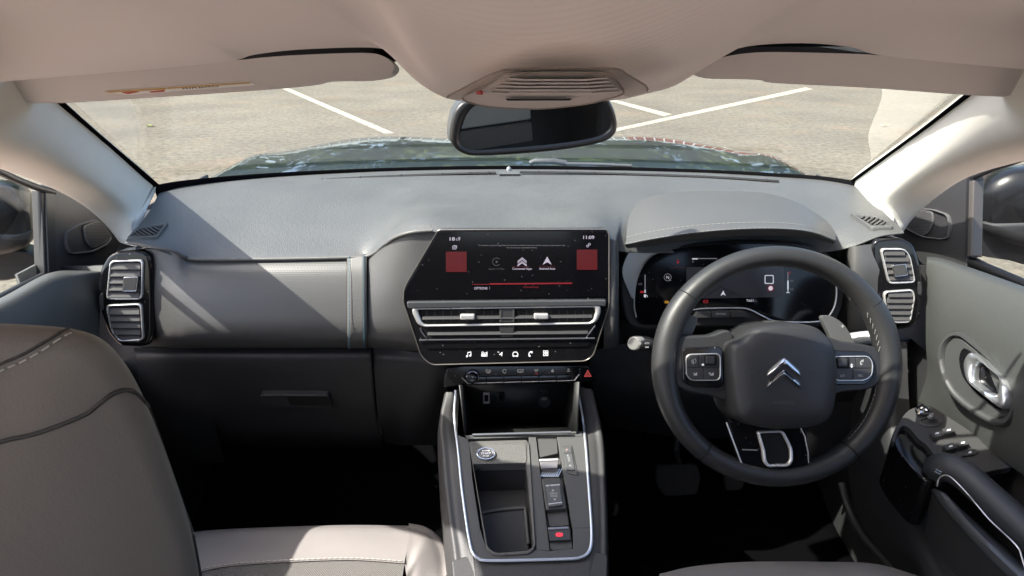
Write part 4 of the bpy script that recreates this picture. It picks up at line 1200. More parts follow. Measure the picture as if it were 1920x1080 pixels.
flat_polys('map_area', [rpoly([(1287, 501), (1470, 499), (1470, 557), (1287, 560)], 3, 2)], FC, HC - .0002, M_map, cg)
flat_polys('map_roads', stroke([(1338, 526), (1352, 538), (1390, 556)], 1.8) + stroke([(1322, 556), (1352, 538)], 1.8) + stroke([(1365, 557), (1374, 548)], 1.8) + stroke([(1322, 546), (1345, 533)], 1.2), FC, HC + .0002, M_mapdark, cg)
flat_polys('position_arrow', [[(1356, 545), (1361, 554.5), (1356, 552), (1351, 554.5)]], FC, HC + .0004, M_white, cg)
flat_polys('compass', stroke(circ(1252, 520, 6.6, n=20), 1, True) + [[(1255, 523), (1259, 526), (1255, 526.5)]], FC, HC, M_grey_ui, cg)
text('compass_letter', 'N', 1252, 520, 5, 5.4, FC, HC, M_white, cg)
flat_polys('fuel_gauge', [rect(1208.6, 515, 1210.6, 542)], FC, HC, M_grey_ui, cg)
flat_polys('fuel_level', [rect(1208.4, 543, 1210.8, 549)], FC, HC, M_white, cg)
flat_polys('fuel_warning', [rect(1200.5, 545.5, 1207.5, 549.5)], FC, HC, M_red_ui, cg)
text('fuel_half_mark', '1/2', 1200.5, 532.5, 6, 3.6, FC, HC, M_grey_ui, cg)
flat_polys('fuel_pump_symbol', [rect(1207.5, 552, 1211.5, 557.5)] + stroke([(1212, 553), (1214, 555), (1214, 557)], .8), FC, HC, M_white, cg)
flat_polys('seatbelt_warning', [circ(1271, 487.5, 1.3, n=8), [(1268.6, 494), (1270, 489.5), (1272.5, 489.5), (1274, 493)]], FC, HC, M_red_ui, cg)
flat_polys('range_bar', [rect(1298, 484, 1308, 486.6)], FC, HC, M_white, cg)
flat_polys('range_bar', [rect(1308, 484, 1345, 485.6)], FC, HC, M_grey_ui, cg)
text('range_zero', '0', 1299.5, 490.5, 2.8, 4, FC, HC, M_grey_ui, cg)
flat_polys('red_rule', [rect(1258, 501.6, 1286, 502.1)], FC, HC, M_redsq, cg)
text('gear_letter', 'P', 1448.5, 503.5, 5, 6, FC, HC, M_white, cg, bold=.01)
flat_polys('speed_box', stroke(rpoly(rect(1434.5, 516.5, 1450, 531.5), 2, 3), 1.7, True), FC, HC, M_white, cg)
text('speed_unit', 'mph', 1459, 531, 10, 3.6, FC, HC, M_grey_ui, cg)
flat_polys('speed_limit', stroke(circ(1445, 540.5, 5, n=18), 1.4, True), FC, HC + .0002, M_red_ui, cg)
flat_polys('speed_limit_disc', [circ(1445, 540.5, 4.4, n=18)], FC, HC, M_white, cg)
flat_polys('temperature_gauge', [rect(1476.4, 510, 1478.4, 525)], FC, HC, M_grey_ui, cg)
flat_polys('temperature_level', [rect(1476.2, 526, 1478.8, 543)] + [rect(1474, 548, 1480.5, 549.3), rect(1476.7, 544, 1478, 548.5)], FC, HC, M_white, cg)
flat_polys('temperature_limit', [rect(1480, 509, 1481.6, 514)], FC, HC, M_red_ui, cg)
text('temperature_mark', '90', 1484.5, 526.5, 5.5, 3.6, FC, HC, M_grey_ui, cg)
text('temperature_mark', '50', 1484.5, 542.5, 5.5, 3.6, FC, HC, M_grey_ui, cg)
flat_polys('tyre_warning', [rpoly(rect(1246, 564, 1254, 569), 1.5, 2)], FC, HC, M_amber, cg)
flat_polys('brake_warning', stroke(circ(1323.3, 565.3, 2.4, n=10), 1, True) + stroke(circ(1323.3, 565.3, 4.2, n=8, a0=130, a1=230), .9) + stroke(circ(1323.3, 565.3, 4.2, n=8, a0=-50, a1=50), .9), FC, HC, M_red_ui, cg)
text('odometer', '7661', 1406, 563.5, 13, 4.6, FC, HC, M_white, cg)
text('odometer_unit', 'mi', 1416.5, 564.3, 4, 2.6, FC, HC, M_grey_ui, cg)
for x0, x1, y0, y1, s in ((1306, 1333, 583, 596, 0), (1334.5, 1369, 582, 595.5, 1), (1370.5, 1407, 582, 594.5, 0)):
    kk = slab('cluster_key', rpoly([(x0, y0), (x1 - (12 if x1 > 1400 else 0), y0), (x1, y1), (x0 - (4 if x0 < 1310 else 0), y1)], 1, 2), FC, .012, .012, M_vent, ic, bev=.0008)
    if s: text('key_text', 'ECO/CHECK', 1352, 588.5, 19, 3.2, FC, .0124, M_print, kk)

# ================================================================== steering column and stalks
FWn = V((0, -math.cos(R(27)), math.sin(R(27))))
FW = Frame(PY(1455, 688, .758), FWn)
col_ = thing('steering_column', 'grey steering column shroud behind the steering wheel', 'steering column', (FW(1455, 688) + V((0, .1, -.12))))
sh = []
for d_, w_, t_, bt_ in ((-.20, 88, 600, 760), (-.14, 98, 604, 780), (-.075, 102, 612, 800), (-.05, 92, 620, 795)):
    r_ = []
    for k in range(17):
        an = math.pi * 2 * k / 16 + math.pi / 2
        ex = 2.6
        cx_ = math.copysign(abs(math.cos(an)) ** (2 / ex), math.cos(an)); sy_ = math.copysign(abs(math.sin(an)) ** (2 / ex), math.sin(an))
        r_.append(FW(1440 + cx_ * w_ * 1.05, (t_ + bt_) / 2 - sy_ * (bt_ - t_) / 2, d_))
    sh.append(r_)
loft('column_shroud', sh, 48, 12, M_console, col_)
tip = PY(1186, 644, .86); mid_ = PY(1215, 646, .87); end_ = PY(1300, 655, .90)
tube('light_stalk', [PY(1194, 644, .862), PY(1200, 644.5, .864), mid_, PY(1228, 648, .875), end_], [.0105, .0125, .0125, .010, .009], M_black, col_, ns=16)
mk('stalk_tip', *(lambda f: prism([f(x, y, 0) for x, y in circ(1187, 644, 12.5, 13.5, 20)], V((.012, .004, -.001))))(Frame(tip, V((-.55, -.8, .2)))), mat('stalk_grey', (.20, .20, .19), .4, metal=.2), col_, bev=.003, seg=3)
FST = Frame(PY(1210, 645, .852), V((-.1, -.97, .2)))
text('stalk_auto', 'AUTO', 1213, 643.5, 9, 3.2, FST, .004, M_print, col_)
flat_polys('stalk_symbol', stroke(circ(1200, 643.5, 2.0, n=8), .8, True) + stroke([(1210, 650), (1216, 652)], .8) + stroke([(1216, 650), (1210, 652.5)], .8), FST, .004, M_print, col_)
tube('wiper_stalk', [PY(1640, 632, .87), PY(1615, 634, .875), PY(1560, 640, .90)], [.011, .011, .009], mat('wiper_stalk_pale', (.36, .37, .37), .4, metal=.2), col_, ns=14)

# ================================================================== steering wheel
sw = thing('steering_wheel', 'black leather steering wheel with chrome double chevron emblem', 'steering wheel', FW(1455, 912))
RX, RY, CX, CY = 213.0, 206.0, 1455, 686.0
rim_p, rim_r = [], []
NR = 144
vs_, fs = [], []
NS = 18
for i in range(NR):
    an = 2 * math.pi * i / NR
    dgr = math.degrees(an) % 360
    p = FW(CX + RX * math.cos(an), CY - RY * math.sin(an) - (5 if 240 < dgr < 300 else 0) * math.cos((dgr - 270) / 30 * math.pi / 2) ** 2 * 0, 0)
    c = FW(CX, CY, 0)
    rad = (p - c).normalized()
    # thicker grips at ten, two and at the spokes
    def bmp(c0, w): 
        dd = (dgr - c0 + 180) % 360 - 180
        return math.exp(-(dd / w) ** 2)
    ra = .0148 + .0030 * (bmp(180, 26) + bmp(0, 26)) + .0018 * (bmp(28, 14) + bmp(152, 14))
    rb = .0178 + .0012 * (bmp(150, 25) + bmp(30, 25))
    off = rad * (-.0022 * (bmp(180, 26) + bmp(0, 26)))
    seamd = min(abs((dgr - a + 180) % 360 - 180) for a in (34, 141, 230, 310))
    g_ = 1 - .06 * math.exp(-(seamd / .9) ** 2)
    for q in range(NS):
        w = 2 * math.pi * q / NS
        vs_.append(p + off + rad * (math.cos(w) * ra * g_) + FW.n * (math.sin(w) * rb * g_))
for i in range(NR):
    j = (i + 1) % NR
    for q in range(NS):
        s = (q + 1) % NS
        fs.append([i * NS + q, i * NS + s, j * NS + s, j * NS + q])
rim = mk('rim', vs_, fs, M_leather, sw, crease=180)
# dark seams where leather sections meet, thread on the inner side
for a in (34, 141, 230, 310):
    an = R(a)
    p = FW(CX + RX * math.cos(an), CY - RY * math.sin(an), 0); c = FW(CX, CY, 0)
    rad = (p - c).normalized()
    tube('leather_seam', [p + rad * (math.cos(w) * .0150) + FW.n * (math.sin(w) * .0180) for w in [2 * math.pi * q / 24 for q in range(24)]], .0011, M_dark, rim, closed=True, ns=6)
def rim_line(a0, a1, ang, lift=.0004):
    out = []
    for k in range(200):
        d = a0 + (a1 - a0) * k / 199
        an = R(d)
        p = FW(CX + RX * math.cos(an), CY - RY * math.sin(an), 0); c = FW(CX, CY, 0)
        rad = (p - c).normalized()
        def bm2(c0, w):
            dd = (d - c0 + 180) % 360 - 180
            return math.exp(-(dd / w) ** 2)
        ra = .0148 + .0030 * (bm2(180, 26) + bm2(0, 26)) + .0018 * (bm2(28, 14) + bm2(152, 14))
        rb = .0178 + .0012 * (bm2(150, 25) + bm2(30, 25))
        off = rad * (-.0022 * (bm2(180, 26) + bm2(0, 26)))
        out.append(p + off + rad * (math.cos(R(ang)) * (ra + lift)) + FW.n * (math.sin(R(ang)) * (rb + lift)))
    return out
# cross stitching on the right grip: slanted pieces
zz = resample(rim_line(33, 8, 150), .0085)
vs_, fs = [], []
for a, b in zip(zz, zz[1:]):
    t = (b - a)
    sd = t.cross(FW.n).normalized() * .0022
    for (p0, p1) in ((a - sd, b + sd), (a + t * .5 + sd * .4, a + t * .5 - sd * 1.1)):
        k = len(vs_); u = (p1 - p0).normalized().cross(FW.n).normalized() * .0004; w = FW.n * .0006
        vs_ += [p0 - u, p0 + w, p0 + u, p1 - u, p1 + w, p1 + u]
        fs += [[k, k + 1, k + 4, k + 3], [k + 1, k + 2, k + 5, k + 4]]
o_ = mk('grip_stitching', vs_, fs, mat('stitch_bright', (.13, .13, .125), .7), rim, smooth=False, recalc=False); o_['kind'] = 'stuff'
stitches('rim_stitching', resample(rim_line(138, 40, 196), .0022), M_strap, rim, r=.0005, lift=V((0, 0, 0)))
stitches('rim_stitching', resample(rim_line(352, 312, 165), .0022), mat('thread_grey', (.16, .16, .16), .8), rim, r=.0005, lift=V((0, 0, 0)))

# spokes
def spoke(pts, h, dep, m=M_hub):
    return slab('spoke', crv(pts, 4), FW, h, dep, m, sw, bev=.006, seg=4)
spoke([(1262, 636), (1284, 630), (1330, 628), (1375, 626), (1375, 745), (1330, 742), (1290, 735), (1268, 722), (1258, 700), (1256, 665)], .008, .03)
spoke([(1535, 636), (1580, 640), (1622, 646), (1648, 656), (1660, 690), (1650, 716), (1630, 730), (1580, 736), (1535, 742)], .008, .03)
for nm, bz, fo, side in (('left', [(1278, 652), (1356, 649), (1358, 728), (1300, 727), (1280, 716)], [(1286, 664), (1352, 662), (1352, 714), (1296, 714), (1287, 704)], 0),
                   ('right', [(1549, 656), (1628, 659), (1641, 676), (1640, 706), (1626, 722), (1551, 722)], [(1560, 668), (1630, 667), (1638, 682), (1636, 704), (1622, 714), (1563, 714)], 1)):
    bzp = rpoly(bz, 14, 5)
    kp = slab('keypad_bezel', bzp, FW, .0125, .012, M_gloss, sw, bev=.002, seg=3)
    fo_ = rpoly(fo, 11, 5)
    cx_ = sum(p[0] for p in fo_) / len(fo_); cy_ = sum(p[1] for p in fo_) / len(fo_)
    fi_ = [(cx_ + (p[0] - cx_) * .945, cy_ + (p[1] - cy_) * .925) for p in fo_]
    ring('keypad_frame', fo_, fi_, FW, .0155, .004, M_satin, kp, b=.0008)
    slab('keypad_face', fi_, FW, .0135, .003, M_vent, kp, bev=.0005)
    x0, x1 = min(p[0] for p in fi_) + 1.5, max(p[0] for p in fi_) - 1.5
    y0, y1 = min(p[1] for p in fi_) + 1.5, max(p[1] for p in fi_) - 1.5
    ym = (y0 + y1) / 2 + (0 if side else 1)
    xm = (x0 + x1) / 2
    xa = xm - 9 if side == 0 else xm + 6
    keyp = [rpoly([(x0 + 5, y0), (xa - .6, y0), (xa - .6, ym - .6), (x0, ym - .6), (x0, y0 + 6)], 2, 2), rpoly([(xa + .6, y0), (x1 - 5, y0), (x1, y0 + 6), (x1, ym - .6), (xa + .6, ym - .6)], 2, 2),
            rpoly([(x0, ym + .6), (xm - .6, ym + .6), (xm - .6, y1), (x0 + 6, y1), (x0, y1 - 6)], 2, 2), rpoly([(xm + .6, ym + .6), (x1, ym + .6), (x1, y1 - 6), (x1 - 6, y1), (xm + .6, y1)], 2, 2)]
    for kq in keyp:
        slab('key', kq, FW, .0152, .003, M_vent, kp, bev=.0007)
    rx = (1324, 668, 1341, 683) if side == 0 else (1571, 672, 1590, 688)
    slab('roller_recess', rpoly(rect(rx[0] - 3, rx[1] - 2, rx[2] + 3, rx[3] + 2), 3, 3), FW, .0158, .003, M_dark, kp, bev=.0004)
    slab('roller', rpoly(rect(*rx), 3, 3), FW, .019, .005, M_vent, kp, bev=.0018, seg=3)
    hk = .0157
    if side == 0:
        flat_polys('voice_symbol', stroke([(1297, 675), (1298, 681)], 1) + stroke([(1299.5, 674), (1300.5, 683)], 1) + stroke(circ(1303, 677, 2, 4, n=10, a0=-90, a1=120), .9), FW, hk, M_print, kp)
        flat_polys('pages_symbol', [rect(1316, 682, 1320, 685.5)], FW, hk, M_white, kp)
        flat_polys('volume_down_symbol', [[(1300, 704), (1307, 698), (1307, 704)], rect(1300, 699.5, 1303.5, 700.7)], FW, hk, M_print, kp)
        flat_polys('volume_up_symbol', [[(1331, 704), (1338, 698), (1338, 704)], rect(1329, 699.5, 1333, 700.7), rect(1330.4, 698, 1331.6, 702.4)], FW, hk, M_print, kp)
    else:
        flat_polys('phone_symbol', stroke(crv([(1619, 675), (1615, 677), (1613.5, 681), (1614, 684)], 3, closed=False), 1.5) + stroke(circ(1617.6, 677.5, 1.4, n=8), .8, True) + stroke(circ(1615.2, 683, 1.4, n=8), .8, True), FW, hk, M_print, kp)
        flat_polys('scroll_symbol', [[(1597, 682), (1599.5, 685), (1594.5, 685)], [(1597, 690), (1599.5, 686.6), (1594.5, 686.6)]], FW, hk, M_white, kp)
        text('key_text', 'LIST', 1580, 704.6, 8.5, 4, FW, hk, M_print, kp)
        text('key_text', 'SRC', 1613.5, 704, 8.5, 4, FW, hk, M_print, kp)
# lower spoke, glossy with a chrome framed opening
lsp = slab('lower_spoke', rpoly([(1366, 785, 4), (1380, 790, 2), (1500, 790, 4), (1512, 800, 8), (1517, 870, 10), (1506, 884, 8), (1396, 887, 10), (1386, 870, 8)], 6, 4), FW, .010, .024, M_gloss, sw, bev=.004, seg=3)
lo_ = rpoly([(1420, 809, 6), (1470, 807, 9), (1488, 842, 10), (1488, 866, 6), (1480, 876, 6), (1440, 877, 8), (1432, 866, 5), (1430, 845, 6)], 6, 5)
li_ = rpoly([(1426, 813, 4), (1467, 811.5, 7), (1481.5, 842, 8), (1481.5, 864, 4), (1476, 870.5, 4), (1442, 871.5, 6), (1438, 862, 4), (1436, 845, 5)], 6, 5)
ring('chrome_frame', lo_, li_, FW, .0155, .01, M_satin, lsp, b=.0018)
slab('spoke_opening', li_, FW, .0112, .002, M_dark, lsp, bev=0)
tube('spoke_edge', [FW(1362, 792, .0085), FW(1374, 825, .0105), FW(1390, 868, .0105), FW(1395, 880, .010)], .0011, M_satin, lsp, ns=6)
tube('spoke_edge', [FW(1392, 843, .0112), FW(1420, 844, .0112)], .0008, M_satin, lsp, ns=6)

fa = [FW(1491, 838, .0105), FW(1513, 826, .0105), FW(1518, 862, .004), FW(1508, 882, .002), FW(1492, 868, .0105)]
mk('spoke_facet', fa + [p - FW.n * .01 for p in fa], [[0, 1, 2, 3, 4], [5, 9, 8, 7, 6]] + [[i, 5 + i, 5 + (i + 1) % 5, (i + 1) % 5] for i in range(5)], M_gloss, lsp, smooth=False)
tube('spoke_edge', [FW(1498, 796, .0105), FW(1509, 818, .0108), FW(1515, 848, .0108), FW(1516, 868, .0095)], .0009, M_satin, lsp, ns=6)
# airbag cover
hub_o = crv([(1352, 655), (1356, 642), (1372, 634), (1384, 622), (1402, 611), (1430, 605), (1460, 604), (1490, 606), (1515, 613), (1532, 626), (1543, 642), (1549, 665), (1551, 700), (1549, 735), (1543, 768), (1528, 788), (1500, 797), (1450, 800), (1408, 796), (1378, 787), (1364, 772), (1357, 735), (1353, 695)], 5)
dome('airbag_cover', hub_o, FW, [(1.0, .004), (1.0, .012), (.985, .024), (.95, .033), (.88, .038), (.6, .042), (.3, .043)], M_hub, sw, depth=.04, centre=(1452, 705))
FH = Frame(FW.o + FW.n * .0432, FW.n)
def chevron(ay):
    """two ridged arms meeting at the top: upper facet, ridge, lower facet"""
    outer = [(1438, ay + 30), (1440, ay + 24), (1462, ay + 4.5), (1470, ay), (1478, ay + 4.5), (1500, ay + 24), (1502, ay + 30)]
    ridge = [(1438, ay + 33), (1443, ay + 27.5), (1464, ay + 10.5), (1470, ay + 7), (1476, ay + 10.5), (1497, ay + 27.5), (1502, ay + 33)]
    inner = [(1438, ay + 36), (1444, ay + 32), (1464, ay + 16), (1470, ay + 13), (1476, ay + 16), (1496, ay + 32), (1502, ay + 36)]
    n = len(outer)
    v = [FH(x, y, 0) for x, y in outer] + [FH(x, y, .0008) for x, y in outer] + [FH(x, y, .0055) for x, y in ridge] + [FH(x, y, .0008) for x, y in inner] + [FH(x, y, 0) for x, y in inner]
    f = [[r * n + i, r * n + i + 1, (r + 1) * n + i + 1, (r + 1) * n + i] for r in range(4) for i in range(n - 1)]
    f += [[0, n, 2 * n, 3 * n, 4 * n], [5 * n - 1, 4 * n - 1, 3 * n - 1, 2 * n - 1, n - 1]]
    return mk('chevron_emblem', v, f, M_chrome, sw, bev=.0004, seg=1)
chevron(671)
chevron(693)
text('airbag_lettering', 'AIRBAG', 1469, 754.5, 39, 6.5, FH, .0004, M_emboss, sw)
for sgn, x in ((1, 1411), (-1, 1526)):
    flat_polys('horn_symbol', stroke([(x - 6 * sgn, 694), (x - 6 * sgn, 700)], .9) + stroke([(x - 5 * sgn, 697), (x + 1 * sgn, 695.5), (x + 6 * sgn, 694.5)], .9) + stroke(circ(x + 1 * sgn, 697.5, 3.5, 2, n=8, a0=200, a1=340), .9), FH, .0001, M_emboss, sw)

# shift paddles
FPD = Frame(FW.o - FW.n * .03, FW.n)
pd1 = slab('shift_paddle', crv([(1541, 596), (1550, 591), (1566, 596), (1582, 608), (1594, 625), (1604, 648), (1590, 652), (1566, 648), (1554, 625)], 4), FPD, .006, .010, M_console, sw, bev=.003, seg=3)
flat_polys('plus_mark', [rect(1577, 611, 1583, 612.2), rect(1579.4, 608.6, 1580.6, 614.8)], FPD, .0064, M_print, pd1)
pd2 = slab('shift_paddle', crv([(1308, 600), (1300, 592), (1291, 595), (1280, 615), (1270, 645), (1286, 648), (1298, 628)], 4), FPD, .018, .010, M_console, sw, bev=.003, seg=3)
flat_polys('minus_mark', [[(1278.5, 611.5), (1281, 609), (1281.6, 610), (1279, 612.6)]], FPD, .0184, M_print, pd2)
# the arm that carries the wheel on its column
tube('hub_boss', [FW(1440, 700, -.055), FW(1455, 700, .0)], [.05, .055], M_black, sw, ns=20)

# ================================================================== storage cubby under the keys
cb = thing('storage_cubby', 'open dark storage tray with sockets below the climate keys', 'storage tray', (0.01, .95, .70))
def quad(name, pts, m, par, th=.003):
    return mk(name, pts, [[0, 1, 2, 3]], m, par, thick=th, recalc=False)
B1, B2, B3, B4 = PY(872, 722, .985), PY(1068, 718, .985), PY(1054, 794, .985), PY(886, 798, .985)
L1, L2 = PY(873, 821, .862), PY(1082, 814, .862)
T1, T2 = PY(862, 722, .862), PY(1086, 716, .862)
M_cub = mat('cubby_plastic', (0.016, 0.016, 0.016), 0.5, bump=('leather', 600, .3, .0006))
quad('back_wall', [B1, B2, B3, B4], M_cub, cb)
quad('tray_floor', [B4, B3, L2, L1], mat('cubby_mat', (0.008, 0.008, 0.008), .6), cb)
quad('side_wall', [B1, B4, L1, T1], M_cub, cb)
quad('side_wall', [B2, B3, L2, T2], M_cub, cb)
tube('tray_edge', [B4 + V((0, -.004, .002)), B3 + V((0, -.004, .002))], .0012, M_console, cb, ns=6)
tube('tray_edge', [B3 + V((0, -.004, .002)), B2 + V((0, -.004, 0))], .0011, M_console, cb, ns=6)
FB = Frame(B1 + V((0, -.002, 0)), (B2 - B1).cross(B1 - B4))
if FB.n.y > 0: FB = Frame(FB.o, -FB.n)
us = ring('usb_port', rpoly(rect(905.5, 738, 918, 757.5), 1, 2), rpoly(rect(908.4, 741, 915.4, 754.5), .6, 2), FB, .004, .005, M_satin, cb, b=.0006)
slab('port_hole', rect(908.4, 741, 915.4, 754.5), FB, .001, .001, M_dark, us, bev=0)
us2 = ring('usb_port', rpoly(rect(933.5, 737, 945.8, 756), 1, 2), rpoly(rect(936.5, 740, 943, 753), .6, 2), FB, .004, .005, M_rubber, cb, b=.0006)
slab('port_hole', rect(936.5, 740, 943, 753), FB, .001, .001, M_dark, us2, bev=0)
pc = dome('power_socket_cap', circ(1020.5, 748, 12.5, 12.5, 24), FB, [(1, .006), (.92, .009), (.8, .0088), (.4, .0088)], M_rubber, cb, depth=.002)
text('socket_text', '12V', 1020.5, 748, 9.5, 4.4, FB, .0093, M_print, pc)
slab('cap_hinge', rpoly(rect(1013, 731, 1027, 738), 2, 2), FB, .006, .006, M_rubber, pc, bev=.001)
slab('cap_tab', rpoly(rect(1014, 759, 1025, 763), 1.5, 2), FB, .006, .006, M_rubber, pc, bev=.001)

# ================================================================== centre console
cc = thing('centre_console', 'grey centre console with silver edging, start button and gear switch', 'centre console', (0.02, .6, .35))
pF, pB = PY(985, 815, .862), PY(985, 1050, .655)
nK = V((1, 0, 0)).cross((pF - pB).normalized())
if nK.z < 0: nK = -nK
K = Frame(pB, nK, up=(0, 1, 0))
# sides: soft grey shoulders
sideL = [
 [PY(862, 728, .93), PY(858, 790, .90), K(861, 850, -.002), K(866, 908, -.002), K(875, 980, -.002), K(885, 1030, -.002), K(892, 1090, -.004), K(896, 1160, -.004)],
 [PY(846, 735, .925), PY(838, 792, .89), K(843, 850, -.004), K(848, 908, -.004), K(856, 980, -.004), K(865, 1035, -.006), K(872, 1090, -.008), K(876, 1160, -.008)],
 [PY(832, 745, .93), PY(822, 800, .89), K(826, 850, -.014), K(830, 908, -.014), K(838, 980, -.014), K(845, 1035, -.016), K(850, 1090, -.018), K(855, 1160, -.018)],
]
low = [p + V((-.004, 0, -.10)) for p in sideL[2]]
sideL += [low, [p + V((-.004, 0, -.35)) for p in sideL[2]]]
loft('side_shoulder', sideL, 40, 30, M_cside, cc)
sideR = [
 [PY(1080, 722, .93), PY(1088, 785, .90), K(1098, 830, -.002), K(1103, 900, -.002), K(1108, 968, -.002), K(1108, 1025, -.002), K(1104, 1090, -.004), K(1100, 1160, -.004)],
 [PY(1098, 728, .925), PY(1108, 788, .89), K(1117, 832, -.004), K(1122, 900, -.004), K(1125, 968, -.004), K(1125, 1030, -.006), K(1122, 1090, -.008), K(1120, 1160, -.008)],
 [PY(1114, 740, .93), PY(1126, 792, .89), K(1134, 838, -.014), K(1137, 905, -.014), K(1139, 970, -.014), K(1140, 1035, -.016), K(1140, 1090, -.018), K(1138, 1160, -.018)],
]
low = [p + V((.004, 0, -.10)) for p in sideR[2]]
sideR += [low, [p + V((.004, 0, -.35)) for p in sideR[2]]]
loft('side_shoulder', sideR, 40, 30, M_cside, cc)
slab('rear_deck', [(880, 1040), (912, 1052), (1076, 1047), (1106, 1030), (1140, 1040), (1138, 1160), (855, 1160), (846, 1050)], K, -.004, .02, M_cside, cc, bev=.003)
# top plate with openings: built as strips round the tray and the switch channel
def plate(name, pts, h=.0, dep=.012, m=M_console, par=cc, bev=.0008):
    return slab(name, pts, K, h, dep, m, par, bev=bev)
plate('plate_strip', [(858, 815), (876, 822), (880, 830), (886, 900), (900, 990), (914, 1034), (928, 1043), (990, 1040), (1005, 1030), (1030, 1033), (1075, 1028), (1074, 990), (1108, 990), (1109, 1024), (1100, 1040), (1077, 1047), (912, 1052), (893, 1046), (884, 1032), (874, 980), (865, 908)])
plate('plate_strip', [(991, 818), (1005, 818), (1031, 1033), (1005, 1030)])
plate('plate_strip', [(1044, 817), (1097, 815), (1104, 900), (1108, 990), (1074, 990)])
plate('front_lip', [(872, 816), (1092, 808), (1092, 818), (991, 819), (876, 823)], h=.001)
trim_p = [PY(855, 735, .925) + V((0, 0, .004)), PY(852, 785, .895) + V((0, 0, .003)), K(859, 845, .001), K(865, 908, .001), K(874.4, 980, .001), K(881, 1018, .001), K(886, 1035, .001), K(896, 1046.5, .001), K(915, 1051, .001), K(990, 1050, .001), K(1072, 1047.5, .001), K(1090, 1044.5, .001), K(1101, 1038, .001), K(1108, 1024, .001), K(1109.5, 1000, .001), K(1108, 968, .001), K(1103, 900, .001), K(1098, 832, .001), PY(1092, 785, .895) + V((0, 0, .003)), PY(1082, 728, .925) + V((0, 0, .004))]
tube('silver_edging', crv(trim_p, 6, closed=False), .0020, M_silver, cc, ns=10, flat=(1.2, .8), up=K.n)
# front metal lip of the cubby
tube('metal_lip', [PY(886, 817, .858) + V((0, 0, .002)), PY(1070, 812, .858) + V((0, 0, .002))], .0022, mat('lip_metal', (.30, .31, .33), .3, metal=.8), cc, ns=8)
# left tray: speckled raised rim, start button plate, deep pocket
tr_o = rpoly([(879, 827, 5), (989, 824, 5), (992, 834, 3), (1005, 1024, 10), (995, 1038, 10), (928, 1042, 10), (912, 1032, 10)], 5, 4)
tr_i = rpoly([(886.5, 870, 3), (986, 868, 3), (987.5, 874, 3), (1001, 1022, 8), (992, 1031, 8), (930, 1036, 8), (915, 1026, 8)], 5, 4)
tro = ring('tray_rim', tr_o, tr_i, K, .003, .02, M_cspeck, cc, b=.0012)
sp = slab('start_plate', rpoly([(886.5, 835), (986, 833), (988, 862), (986, 868), (888, 870)], 2, 3), K, .0045, .012, M_cspeck, cc, bev=.0015, seg=3)
rb1 = circ(911, 850, 18.5, 12, 32); rb2 = circ(911, 850, 14.0, 9, 32)
sb = ring('start_button', rb1, rb2, K, .009, .008, M_chrome, cc, b=.002)
slab('button_face', rb2, K, .0075, .004, mat('button_dark', (.16, .15, .14), .25, metal=.4), sb, bev=.001)
for s_, y_, w_, hh_ in (('ENGINE', 845, 14, 2.7), ('START', 850, 18, 4.0), ('STOP', 855, 12, 2.9)):
    text('button_text', s_, 911, y_, w_, hh_, K, .0080, M_white, sb, bold=.02)
# pocket walls
pk = [K(x, y, -.010) for x, y in tr_i]
pb = [K(x, y, -.010) - V((0, 0, .055)) for x, y in [(cx_ + (x - cx_) * .97, cy_ + (y - cy_) * .97) for (x, y) in tr_i for cx_, cy_ in [(945, 955)]]]
n_ = len(pk)
mk('pocket', pk + pb, [[i, (i + 1) % n_, n_ + (i + 1) % n_, n_ + i] for i in range(n_)] + [list(range(n_, 2 * n_))], mat('pocket_dark', (.030, .030, .031), .6, bump=('noise', 900, .3, .0006)), cc, recalc=False)
FPk = Frame(K(945, 1000, -.010) - V((0, 0, .045)), K.n, up=(0, 1, 0))
slab('pocket_mat', rpoly([(896, 960), (984, 952), (994, 1034), (914, 1040)], 5, 4), FPk, .004, .006, mat('pocket_mat', (.034, .036, .040), .7, bump=('noise', 900, .4, .0008)), cc, bev=.003)
tube('mat_edge', crv([FPk(x, y, .0055) for x, y in [(897, 964), (930, 957), (978, 952.5), (985, 957), (988, 990), (991, 1020)]], 4, closed=False), .0030, M_console, cc, ns=8)
# switch channel
ch_m = mat('channel_plastic', (.062, .061, .059), .5, bump=('noise', 800, .3, .0005))
ch = plate('switch_channel', rpoly([(1005, 817), (1044, 816), (1075, 1030), (1031, 1034)], 2, 2), h=-.014, dep=.006, m=ch_m)
plate('channel_ramp', rpoly([(1007, 822), (1044, 821), (1046, 850), (1011, 858)], 2, 2), h=-.004, dep=.01, m=ch_m)
tg = slab('gear_toggle', rpoly([(1011, 860), (1046.5, 858.5), (1047, 863), (1045, 877), (1015, 878)], 1.5, 3), K, .004, .014, mat('toggle_metal', (.28, .26, .255), .32, metal=.6), cc, bev=.002, seg=3)
slab('toggle_edge', rpoly([(1010.6, 860.5), (1046.6, 859), (1047, 863), (1011.4, 864.4)], 1, 2), K, .006, .003, M_satin, tg, bev=.0008)
kn = plate('knurled_pad', rpoly([(1014, 878), (1045, 877), (1047, 894), (1017, 895)], 2, 2), h=-.006, dep=.006, m=mat('knurl_metal', (.42, .40, .38), .35, metal=.8))
for i in range(9):
    x = 1013 + i * 4.0
    slab('knurl_ridge', [(x, 894), (x + 1.6, 894), (x + 9, 879), (x + 7.4, 879)], K, -.0050, .002, M_silver, kn, bev=0)
dm = slab('drive_mode_block', rpoly([(1015, 896, 4), (1050, 895, 4), (1054, 903, 4), (1063, 953, 3), (1024, 956, 3)], 4, 4), K, .002, .016, ch_m, cc, bev=.0025, seg=3)
